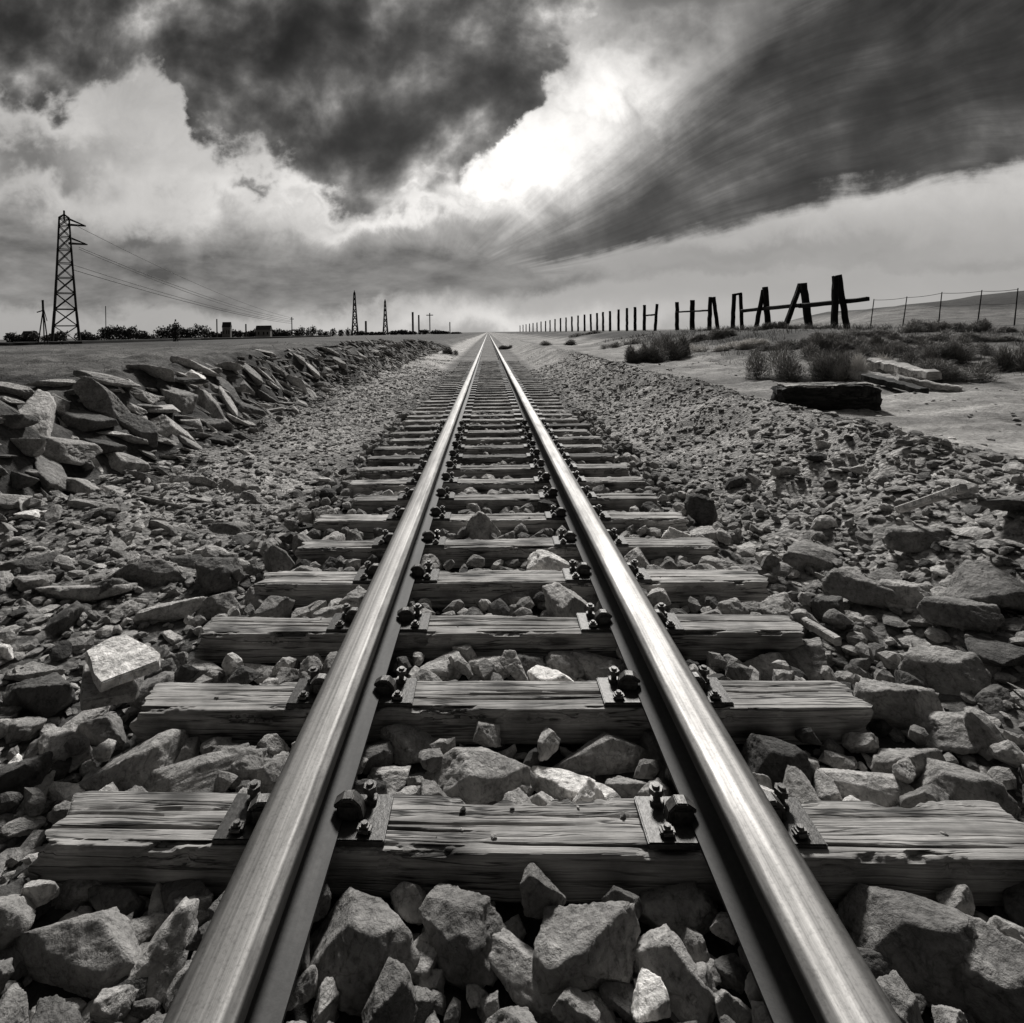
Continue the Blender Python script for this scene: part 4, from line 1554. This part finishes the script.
def pylon(base, Hh, wb, wt, leg_w, br_w, label, mat, arms, rz=0.35, levels=9):
    t = empty('pylon', base, rz)
    tag(t, label, 'pylon', 'power line pylons across the left field')
    cor = [(-1, -1), (1, -1), (1, 1), (-1, 1)]

    def pt(c, k):
        w = wb + (wt - wb) * k ** 0.8
        return Vector((cor[c][0] * w / 2, cor[c][1] * w / 2, Hh * k))
    for c in range(4):
        bm = bmesh.new()
        for i in range(4):
            bar(bm, pt(c, i / 4), pt(c, (i + 1) / 4), leg_w * (1 - 0.1 * i))
        link('leg', finish(bm, 'leg'), mat, t)
    bm = bmesh.new()
    ks = [1 - (1 - i / levels) ** 1.25 for i in range(levels + 1)]
    for i in range(levels):
        for c in range(4):
            d = (c + 1) % 4
            bar(bm, pt(c, ks[i]), pt(d, ks[i + 1]), br_w)
            bar(bm, pt(d, ks[i]), pt(c, ks[i + 1]), br_w)
            bar(bm, pt(c, ks[i + 1]), pt(d, ks[i + 1]), br_w)
    link('bracing', finish(bm, 'bracing'), mat, t)
    bm = bmesh.new()
    bar(bm, (0, 0, Hh * 0.98), (0, 0, Hh * 1.06), leg_w * 0.8)
    for c in range(4):
        bar(bm, pt(c, 1.0), (0, 0, Hh * 1.03), br_w * 1.5)
    link('peak', finish(bm, 'peak'), mat, t)
    for (k, ln) in arms:
        bm = bmesh.new()
        w = wb + (wt - wb) * k
        for sy in (-0.4, 0.4):
            bar(bm, (w * 0.3, sy * w, Hh * k), (w * 0.5 + ln, 0, Hh * k), br_w * 1.8)
            bar(bm, (w * 0.3, sy * w, Hh * k + 0.05 * Hh), (w * 0.5 + ln, 0, Hh * k), br_w * 1.4)
        link('cross_arm', finish(bm, 'cross_arm'), mat, t)
    return t


Y1 = 133.0
pb = at_y(66, 340, Y1)
pb.z = hz(pb.x, pb.y)
tp = at_y(66, 218, Y1).z
Hp = tp - pb.z
pylon(pb, Hp, 5.4, 1.9, 0.55, 0.2, 'tall dark lattice pylon at the left border of the field', M_LATTICE, [(0.95, 3.2), (0.80, 3.2)], rz=0.64)
Y2, Y3 = 415.0, 520.0
for (px, pt_, YY, lab) in ((355, 291, Y2, 'distant thin lattice pylon, left of the far pair'), (385.5, 299, Y3, 'distant thin lattice pylon, right of the far pair')):
    b0 = at_y(px, 333, YY)
    b0.z = hz(b0.x, b0.y) - 0.3
    pylon(b0, at_y(px, pt_ + 2, YY).z - b0.z, 4.5, 1.0, 0.85, 0.42, lab, M_FARLATTICE, [], levels=7)

# mast that carries the far end of the wires
YM = 300.0


def mast(px, ptop, Y, w, label, arm=0.0, kind='mast'):
    b0 = at_y(px, 334, Y)
    b0.z = hz(b0.x, b0.y) - 0.2
    t = at_y(px, ptop, Y)
    e = empty(kind, b0)
    bm = bmesh.new()
    bar(bm, (0, 0, 0), Vector((0, 0, t.z - b0.z)), w)
    link('pole', finish(bm, 'pole'), M_FARLATTICE, e)
    if arm:
        bm = bmesh.new()
        bar(bm, (-arm, 0, (t.z - b0.z) * 0.9), (arm, 0, (t.z - b0.z) * 0.9), w * 0.8)
        link('crossbar', finish(bm, 'crossbar'), M_FARLATTICE, e)
    tag(e, label, 'mast', 'thin masts along the horizon')
    return b0, t


mb, mt = mast(292, 317, YM, 0.5, 'thin mast where the sagging power wires end', 1.0)
mast(106, 306, 220, 0.28, 'thin tall mast above the tree clump beside the big pylon')
mast(217, 319, 240, 0.5, 'short thin mast right of the tree clump')
mast(246, 324, 200, 0.5, 'short dark mast left of the far houses')
mast(413, 312, 500, 1.9, 'thick grey mast right of the far pylons', 0)
mast(419, 315, 520, 1.6, 'grey mast close beside the thick mast')
mast(430, 313, 500, 1.0, 'thin mast with a crossbar near the horizon', 3.0)
mast(366, 321, 430, 1.6, 'stubby grey mast between the two far pylons', 0)
mast(450, 322, 520, 1.0, 'lone small mast nearest the vanishing rails')

# wires
WIRES = [((77, 226), (292, 318), 5.5, 0.055, 'uppermost power wire leaving the big pylon'),
         ((79, 247), (292, 319.5), 5.0, 0.07, 'upper wire of the middle pair leaving the big pylon'),
         ((79, 249), (292, 321), 5.6, 0.07, 'lower wire of the middle pair leaving the big pylon'),
         ((74, 265), (292, 322), 4.2, 0.07, 'upper wire of the lowest pair leaving the big pylon'),
         ((74, 270), (292, 323.5), 3.6, 0.08, 'lower wire of the lowest pair leaving the big pylon')]
for (p0, p1, sag, r, lab) in WIRES:
    a, b = at_y(p0[0], p0[1], Y1 - 1), at_y(p1[0], p1[1], YM)
    pts = []
    for i in range(41):
        t = i / 40
        p = a.lerp(b, t)
        p.z -= sag * 4 * t * (1 - t) * 0.45
        pts.append(p)
    o = tube('power_wire', pts, r, M_WIRE)
    tag(o, lab, 'power wire', 'power wires over the left field')

# small leaning three legged stand beside the pylon
Ys = 75.0
b0 = at_y(43, 344, Ys)
b0.z = hz(b0.x, b0.y)
e = empty('wind_pump', b0)
tz = at_y(44, 300, Ys).z - b0.z
for (dx, dy) in ((-0.75, 0), (0.35, 0.5), (0.5, -0.4)):
    bm = bmesh.new()
    bar(bm, (dx, dy, -0.1), (0.1, 0, tz * 0.8), 0.16)
    link('leg', finish(bm, 'leg'), M_LATTICE, e)
bm = bmesh.new()
bar(bm, (0.1, 0, tz * 0.7), (0.05, 0, tz), 0.28)
bar(bm, (-0.75, 0, tz * 0.74), (0.1, 0, tz * 0.78), 0.16)
bar(bm, (0.1, 0, tz * 0.85), (0.6, 0, tz * 0.55), 0.1)
link('pump_head', finish(bm, 'pump_head'), M_LATTICE, e)
tag(e, 'small dark three legged stand left of the big pylon', 'stand')

# long low dark wall across the field
bm = bmesh.new()
pa, pm, pc = at_y(-40, 343, 84), at_y(80, 341, 105), at_y(330, 336, 260)
prev = None
ptsw = [pa, pm, at_y(200, 338, 160), pc]
for i in range(len(ptsw) - 1):
    a, b = ptsw[i].copy(), ptsw[i + 1].copy()
    a.z = hz(a.x, a.y) + 0.25
    b.z = hz(b.x, b.y) + 0.25
    prism_between(bm, a, b, 0.7, 0.75, 1.0, i, 16)
bmesh.ops.recalc_face_normals(bm, faces=bm.faces[:])
me = bpy.data.meshes.new('low_wall')
bm.to_mesh(me)
bm.free()
o = link('low_wall', me, M_WALLB)
tag(o, 'long low dark wall running across the left field', 'wall')


def tree(px, ptop, w, Y, label, kind='distant_tree', group='trees along the left horizon', cat='tree', cone=0.0):
    b0 = at_y(px, 336, Y)
    b0.z = hz(b0.x, b0.y) - 0.1
    Hh = at_y(px, ptop, Y).z - b0.z
    W = w / F * Y
    e = empty(kind, b0)
    bm = bmesh.new()
    cyl(bm, (0, 0, Hh * 0.35), 0.05 * W + 0.08, 0.05, Hh * 0.7, 7)
    link('trunk', finish(bm, 'trunk'), M_TRUNK, e)
    n = 520
    v = rng.normal(size=(n, 3))
    v /= np.linalg.norm(v, axis=1)[:, None]
    v *= (rng.random(n) ** 0.4)[:, None]
    k = 1 + 0.35 * fbm(v[:, 0] * 2, v[:, 1] * 2, v[:, 2] * 2 + px, seed=int(px), oct=3)
    c = np.stack([v[:, 0] * W * 0.75 * k, v[:, 1] * W * 0.5 * k, Hh * (0.5 + 0.5 * v[:, 2] * k)], -1)
    c[:, 2] = np.abs(c[:, 2])
    if cone:
        c[:, :2] *= np.clip(1.25 - c[:, 2:3] / Hh, 0.1, 1) * 1.2
    s = (0.05 + 0.08 * rng.random(n)) * max(W, Hh * 0.5)
    q = rng.normal(size=(n, 2, 3))
    q /= np.linalg.norm(q, axis=2)[..., None]
    V = np.stack([c - q[:, 0] * s[:, None], c + q[:, 1] * s[:, None], c + q[:, 0] * s[:, None], c - q[:, 1] * s[:, None]], 1).reshape(-1, 3)
    f = np.arange(4 * n).reshape(n, 4)
    link('crown', np_mesh('crown', V, f, False), M_CROWN, e)
    tag(e, label, cat, group)


TR = []
for px in (104, 110, 116, 122, 128, 133):
    TR.append((px, 323 + random.uniform(-1, 3), 8.5, 190, 'dark tree of the clump just right of the big pylon'))
for px in (160, 166, 172, 180, 186, 192, 198, 205):
    TR.append((px, 322 + random.uniform(-1, 4), 8, 200, 'dark tree of the clump around the slim dark conifer'))
for px in range(212, 300, 7):
    TR.append((px + random.uniform(-2, 2), 329 + random.uniform(-3, 2), 8, 260, 'low dark tree of the hedge before the far houses'))
for px in (302, 308, 313, 320, 326, 333, 341, 348):
    TR.append((px, 325 + random.uniform(-2, 4), 5, 300, 'small dark tree of the thicket left of the far pylons'))
for px in (360, 372, 380, 394, 402, 411, 424, 436, 444, 455):
    TR.append((px, 329 + random.uniform(-2, 1), 8, 420, 'tiny dark tree on the horizon beside the far pylons'))
for px in (12, 22, 32, 50, 60, 84, 92, 142, 150):
    TR.append((px, 331 + random.uniform(-3, 3), 11, 170, 'low dark tree on the horizon around the big pylon'))
for (px, pt_, w, Y, lab) in TR:
    tree(px, pt_ + 2.5, w, Y, lab)
tree(175.5, 322, 5.5, 130, 'slim dark conifer standing alone in front of the tree clump', 'slim_conifer', None, 'conifer', 0.0)


def house(px, w, ptop, Y, label):
    b0 = at_y(px, 335.5, Y)
    b0.z = hz(b0.x, b0.y)
    W = w / F * Y
    Hh = at_y(px, ptop, Y).z - b0.z
    e = empty('house', b0, 0.1)
    bm = bmesh.new()
    bev_box(bm, (0, 0, Hh * 0.33), (W, W * 0.5, Hh * 0.66), 0.03)
    link('wall', finish(bm, 'wall', False), M_HOUSE, e)
    bm = bmesh.new()
    hw, hd = W * 0.53, W * 0.29
    z0, z1 = Hh * 0.665, Hh
    pv = [(-hw, -hd, z0), (hw, -hd, z0), (hw, hd, z0), (-hw, hd, z0), (-hw, 0, z1), (hw, 0, z1)]
    vs = [bm.verts.new(p) for p in pv]
    for q in ((0, 1, 5, 4), (2, 3, 4, 5), (0, 4, 3), (1, 2, 5), (3, 2, 1, 0)):
        bm.faces.new([vs[i] for i in q])
    link('roof', finish(bm, 'roof', False), M_ROOF, e)
    for k in (-0.3, 0.05, 0.32):
        bm = bmesh.new()
        bev_box(bm, (k * W, -W * 0.25 - 0.03, Hh * 0.38), (W * 0.1, 0.08, Hh * 0.22), 0.01)
        link('window', finish(bm, 'window', False), M_PANE, e)
    tag(e, label, 'house', 'far houses on the left horizon')


house(264, 14, 325.5, 235, 'widest far house, standing between the low trees on the horizon')
house(227, 8, 322, 250, 'small far house with a steep roof left of the larger one')
house(30, 12, 331, 180, 'low far house at the left border of the view')

# ------------------------------------------------------------------ world: overcast sky with clouds
world = bpy.data.worlds.new('World')
scene.world = world
world.use_nodes = True
nt = world.node_tree
nt.nodes.clear()
SUN_EL, SUN_AZ = R(42), R(7)               # ahead of the viewer (azimuth from +Y, clockwise)


def wm(op, a, b=None, c=None, clamp=False):
    return math_(nt, op, a, b, c, clamp)


def smooth(x, a, b):
    n = nt.nodes.new('ShaderNodeMapRange')
    n.interpolation_type = 'SMOOTHSTEP'
    nt.links.new(x, n.inputs[0])
    n.inputs[1].default_value = a
    n.inputs[2].default_value = b
    n.inputs[3].default_value = 0
    n.inputs[4].default_value = 1
    return n.outputs[0]


def curve(x, pts, lo, hi):
    """1-D lookup through a float curve; pts in real units"""
    n = nt.nodes.new('ShaderNodeFloatCurve')
    t = wm('DIVIDE', wm('SUBTRACT', x, lo), hi - lo, clamp=True)
    nt.links.new(t, n.inputs['Value'])
    cm = n.mapping
    cv = cm.curves[0]
    norm = [((a - lo) / (hi - lo), b) for a, b in pts]
    while len(cv.points) < len(norm):
        cv.points.new(0.5, 0.5)
    for p, (a, b) in zip(cv.points, norm):
        p.location = (a, b)
        p.handle_type = 'AUTO'
    cm.update()
    return n.outputs[0]


tc = nt.nodes.new('ShaderNodeTexCoord')
sx = nt.nodes.new('ShaderNodeSeparateXYZ')
nt.links.new(tc.outputs['Generated'], sx.inputs[0])
dx, dy, dz = sx.outputs
yy = wm('MAXIMUM', dy, 0.08)
u0 = wm('DIVIDE', dx, yy)
v0 = wm('DIVIDE', dz, yy)
cmb = nt.nodes.new('ShaderNodeCombineXYZ')
nt.links.new(u0, cmb.inputs[0])
nt.links.new(v0, cmb.inputs[1])
UV = cmb.outputs[0]


def wnoise(scale, detail=6, rough=0.55, sc=(1, 1, 1), dist=0.0, off=(0, 0, 0), vec=None):
    mp = nt.nodes.new('ShaderNodeMapping')
    mp.inputs['Scale'].default_value = sc
    mp.inputs['Location'].default_value = off
    nt.links.new(vec or UV, mp.inputs[0])
    n = nt.nodes.new('ShaderNodeTexNoise')
    n.inputs['Scale'].default_value = scale
    n.inputs['Detail'].default_value = detail
    n.inputs['Roughness'].default_value = rough
    n.inputs['Distortion'].default_value = dist
    nt.links.new(mp.outputs[0], n.inputs['Vector'])
    return wm('SUBTRACT', n.outputs[0], 0.5)


wu = wnoise(3.2, 8, 0.58, off=(3, 1, 0))
wv = wnoise(3.2, 8, 0.58, off=(7, 5, 2))
fineN = wnoise(10, 10, 0.68, off=(1, 8, 3), dist=0.4)
lobe = wm('ABSOLUTE', wnoise(4.2, 5, 0.5, off=(2, 9, 4), dist=0.15))
lobe2 = wm('ABSOLUTE', wnoise(9.0, 5, 0.55, off=(8, 1, 6), dist=0.1))
fineM = wnoise(9, 8, 0.62, off=(5, 3, 7), dist=0.3)
u = wm('MULTIPLY_ADD', wu, 0.26, u0)
u = wm('MULTIPLY_ADD', fineM, 0.10, u)
v = wm('MULTIPLY_ADD', wv, 0.22, v0)
v = wm('MULTIPLY_ADD', fineN, 0.07, v)
upw = smooth(v0, 0.12, 0.26)
v = wm('MULTIPLY_ADD', wm('MULTIPLY', wm('SUBTRACT', lobe, 0.09), upw), 0.38, v)
v = wm('MULTIPLY_ADD', wm('MULTIPLY', wm('SUBTRACT', lobe2, 0.09), upw), 0.20, v)


def pxu(px):
    return (px - 488) / F


def pyv(py, px=488):
    return (332 - 0.0154 * (px - 488) - py) / F


def bound(lst):
    return [(pxu(a), max(0.0, min(1.0, pyv(b, a)))) for a, b in lst]


# 1. big dark cloud at upper left: everything above its lower edge
low1 = curve(u, bound([(-100, 112), (0, 118), (75, 112), (120, 92), (155, 92), (195, 150), (245, 170), (300, 184), (350, 203), (400, 214), (450, 206), (492, 172),
                       (515, 110), (545, 65), (570, 45), (600, 20), (650, -30), (720, -120)]), pxu(-100), pxu(720))
m1 = smooth(wm('SUBTRACT', v, low1), -0.010, 0.030)
# 2. dark streaked cloud on the right, between two edges
r_u = wm('MULTIPLY_ADD', wu, 0.06, u0)
# streak coordinate: angle round the point it fans out from
du = wm('SUBTRACT', u0, pxu(440))
dv = wm('SUBTRACT', v0, pyv(285))
angs = wm('ARCTAN2', dv, du)
rad = wm('SQRT', wm('ADD', wm('MULTIPLY', du, du), wm('MULTIPLY', dv, dv)))
c2 = nt.nodes.new('ShaderNodeCombineXYZ')
nt.links.new(wm('MULTIPLY', wm('ADD', angs, wm('MULTIPLY', wnoise(1.6, 2, 0.4, off=(6, 1, 3)), 0.35)), 13.0), c2.inputs[0])
nt.links.new(wm('MULTIPLY', rad, 2.2), c2.inputs[1])
streak = wnoise(1.0, 7, 0.6, vec=c2.outputs[0], dist=0.4)
r_v = wm('MULTIPLY_ADD', wv, 0.16, v0)
r_v = wm('MULTIPLY_ADD', streak, 0.10, r_v)
r_v = wm('MULTIPLY_ADD', fineN, 0.05, r_v)
up2 = curve(r_u, bound([(440, 235), (500, 215), (560, 175), (600, 150), (650, 105), (700, 60), (740, 25), (800, -60), (900, -150)]), pxu(440), pxu(1100))
lo2 = curve(r_u, bound([(440, 240), (500, 252), (560, 258), (620, 250), (700, 232), (760, 215), (860, 192), (975, 168), (1100, 140)]), pxu(440), pxu(1100))
m2 = wm('MULTIPLY', smooth(wm('SUBTRACT', r_v, lo2), -0.012, 0.03), smooth(wm('SUBTRACT', up2, r_v), -0.05, 0.14))
# 3. grey layer low on the left and middle
lo3 = curve(u, bound([(-100, 296), (0, 298), (120, 300), (250, 312), (400, 306), (480, 300), (560, 285), (620, 275)]), pxu(-100), pxu(620))
hi3 = curve(u, bound([(-100, 205), (0, 200), (100, 222), (200, 222), (330, 236), (430, 240), (500, 240), (560, 252), (620, 268)]), pxu(-100), pxu(620))
m3 = wm('MULTIPLY', smooth(wm('SUBTRACT', v, lo3), -0.01, 0.02), smooth(wm('SUBTRACT', hi3, v), -0.03, 0.05))


def blob(px, py, rx, ry, k=1.0):
    a = wm('DIVIDE', wm('SUBTRACT', u, pxu(px)), rx / F)
    b = wm('DIVIDE', wm('SUBTRACT', v, pyv(py, px)), ry / F)
    d = wm('ADD', wm('MULTIPLY', a, a), wm('MULTIPLY', b, b))
    return wm('MULTIPLY', wm('POWER', 2.718, wm('MULTIPLY', d, -1.0)), k)


m4 = blob(30, 165, 75, 24)                   # small dark cloud at the left border
m5 = wm('MAXIMUM', blob(130, 232, 34, 10), blob(258, 192, 14, 9))
m6 = wm('MULTIPLY', blob(760, 250, 150, 12), 0.5)
hole = wm('MAXIMUM', blob(545, 150, 62, 62), blob(600, 95, 70, 45, 0.8))
hole = wm('MAXIMUM', hole, blob(505, 190, 50, 22, 0.9))
hole = wm('MAXIMUM', hole, blob(500, 322, 170, 14, 0.4))
hole = wm('MAXIMUM', hole, blob(330, 195, 130, 18, 0.35))
hole = wm('MAXIMUM', hole, blob(420, 222, 110, 11, 0.5))

# luminance of every layer
base_l = curve(v0, [(0.0, 0.40), (0.03, 0.42), (0.08, 0.40), (0.16, 0.44), (0.26, 0.60), (0.40, 0.52), (0.58, 0.45), (0.8, 0.45), (1.0, 0.45)], 0.0, 1.0)
base_l = wm('MULTIPLY_ADD', wm('ADD', wu, wm('MULTIPLY', fineN, 0.8)), wm('MULTIPLY_ADD', upw, 0.26, 0.08), base_l)
hole = wm('MULTIPLY', hole, wm('ADD', 0.72, wm('ADD', wm('MULTIPLY', lobe, 1.9), wm('MULTIPLY', fineN, 1.1))))
hi_l = wm('MULTIPLY_ADD', hole, 0.85, base_l)
def relief(scale, shift, seed, detail=9, rough=0.56, sc=(1, 1, 1)):
    """density here minus density a little nearer the light: the modelling of billows"""
    off = (seed, seed * 0.37, seed * 1.7)
    a = wnoise(scale, detail, rough, sc, 0.2, off)
    b_ = wnoise(scale, detail, rough, sc, 0.2, (off[0] + shift[0], off[1] + shift[1], off[2]))
    return a, wm('SUBTRACT', a, b_)


ba, br = relief(6.5, (0.03, -0.05), 2.0, 9, 0.50)
ca, cr_ = relief(2.6, (0.07, -0.09), 5.0, 7, 0.55)
bill2 = wnoise(2.2, 4, 0.5, off=(9, 2, 1))
def expo(x):
    return wm('POWER', 2.71828, x)


topdark = smooth(v0, 0.24, 0.50)
e1 = wm('ADD', wm('MULTIPLY', br, 6.5), wm('MULTIPLY', cr_, 4.6))
e1 = wm('ADD', e1, wm('ADD', wm('MULTIPLY', ba, 2.4), wm('MULTIPLY', bill2, 2.6)))
e1 = wm('ADD', e1, wm('MULTIPLY', topdark, -0.55))
e1 = wm('ADD', e1, wm('ADD', wm('MULTIPLY', wm('SUBTRACT', 0.09, lobe), 3.0), wm('MULTIPLY', wm('SUBTRACT', 0.09, lobe2), 2.2)))
e1 = wm('ADD', e1, wm('MULTIPLY', smooth(u0, -0.25, 0.05), 0.45))
e1 = wm('ADD', e1, wm('MULTIPLY', wm('SUBTRACT', 1.0, smooth(wm('SUBTRACT', v, low1), 0.0, 0.16)), 0.7))
d1 = wm('MULTIPLY', expo(e1), 0.066)
fan = smooth(rad, 0.12, 0.6)
fine_streak = wnoise(1.0, 8, 0.68, (3.2, 1.3, 1), 0.3, (2, 6, 0), c2.outputs[0])
e2 = wm('MULTIPLY', wm('ADD', wm('MULTIPLY', streak, 2.8), wm('MULTIPLY', fine_streak, 1.5)), fan)
e2 = wm('ADD', e2, wm('ADD', wm('MULTIPLY', br, 2.5), wm('MULTIPLY', cr_, 5.0)))
e2 = wm('ADD', e2, wm('MULTIPLY', bill2, 2.2))
e2 = wm('ADD', e2, wm('MULTIPLY', fan, -0.75))
e2 = wm('ADD', e2, wm('MULTIPLY', topdark, -0.5))
d2 = wm('MULTIPLY', expo(e2), 0.095)
la, lr = relief(4.0, (0.03, -0.07), 4.0, 8, 0.58, (1, 2.6, 1))
d3 = wm('ADD', 0.19, wm('ADD', wm('MULTIPLY', lr, 0.55), wm('MULTIPLY', la, 0.22)))
d3 = wm('MAXIMUM', wm('MULTIPLY_ADD', bill2, 0.10, d3), 0.06)


def lerp(a, b, t):
    n = nt.nodes.new('ShaderNodeMix')
    n.data_type = 'FLOAT'
    n.inputs[0].default_value = 0
    nt.links.new(t, n.inputs[0])
    for s, x in ((n.inputs[2], a), (n.inputs[3], b)):
        if isinstance(x, (int, float)):
            s.default_value = x
        else:
            nt.links.new(x, s)
    return n.outputs[0]


L = hi_l
L = lerp(L, wm('MULTIPLY', expo(wm('ADD', wm('MULTIPLY', cr_, 4.0), wm('MULTIPLY', ba, 3.0))), 0.16), wm('MULTIPLY', smooth(v, 0.44, 0.58), 0.8))
L = lerp(L, d3, wm('MULTIPLY', m3, 0.92))
L = lerp(L, 0.14, wm('MULTIPLY', m4, 0.9))
L = lerp(L, 0.10, wm('MULTIPLY', m5, 0.8))
L = lerp(L, 0.22, m6)
# clouds end well above the frame so the zenith is bright thin overcast
cap = wm('SUBTRACT', 1.0, smooth(v0, 0.66, 1.05))
L = lerp(L, d1, wm('MULTIPLY', wm('MULTIPLY', m1, cap), 0.97))
L = lerp(L, d2, wm('MULTIPLY', wm('MULTIPLY', m2, cap), 0.97))
# behind the viewer: a plain dull overcast
front = smooth(dy, 0.02, 0.30)
back = wm('MULTIPLY_ADD', smooth(dz, 0.1, 1.0), 0.08, 0.012)
L = lerp(back, L, front)
L = wm('MAXIMUM', L, 0.01)
cc = nt.nodes.new('ShaderNodeCombineColor')
for i in range(3):
    nt.links.new(wm('MULTIPLY', L, TINT[i]), cc.inputs[i])
bgc = nt.nodes.new('ShaderNodeBackground')
nt.links.new(cc.outputs[0], bgc.inputs[0])
bgc.inputs[1].default_value = 1.0
sky = nt.nodes.new('ShaderNodeTexSky')
sky.sky_type = 'NISHITA'
sky.sun_disc = False
sky.sun_elevation = SUN_EL
sky.sun_rotation = SUN_AZ
bw = nt.nodes.new('ShaderNodeRGBToBW')
nt.links.new(sky.outputs[0], bw.inputs[0])
bgs = nt.nodes.new('ShaderNodeBackground')
nt.links.new(bw.outputs[0], bgs.inputs[0])
bgs.inputs[1].default_value = 0.08
mx = nt.nodes.new('ShaderNodeMixShader')
mx.inputs[0].default_value = 0.975             # cloud cover over the clear sky
nt.links.new(bgs.outputs[0], mx.inputs[1])
nt.links.new(bgc.outputs[0], mx.inputs[2])
wo = nt.nodes.new('ShaderNodeOutputWorld')
nt.links.new(mx.outputs[0], wo.inputs[0])

sun_d = bpy.data.lights.new('sun', 'SUN')
sun_d.energy = 4.6
sun_d.angle = R(10)
sun_d.color = (1.0, 0.98, 0.95)
sun = bpy.data.objects.new('sun', sun_d)
C.objects.link(sun)
sd = Vector((math.sin(SUN_AZ) * math.cos(SUN_EL), math.cos(SUN_AZ) * math.cos(SUN_EL), math.sin(SUN_EL)))
sun.rotation_euler = sd.to_track_quat('Z', 'Y').to_euler()

# ------------------------------------------------------------------ view
scene.render.engine = 'CYCLES'
scene.view_settings.view_transform = 'Standard'
scene.view_settings.look = 'None'
scene.view_settings.gamma = 1.0
scene.view_settings.use_curve_mapping = False
scene.view_settings.exposure = 0.0
scene.cycles.use_denoising = True
scene.cycles.max_bounces = 6
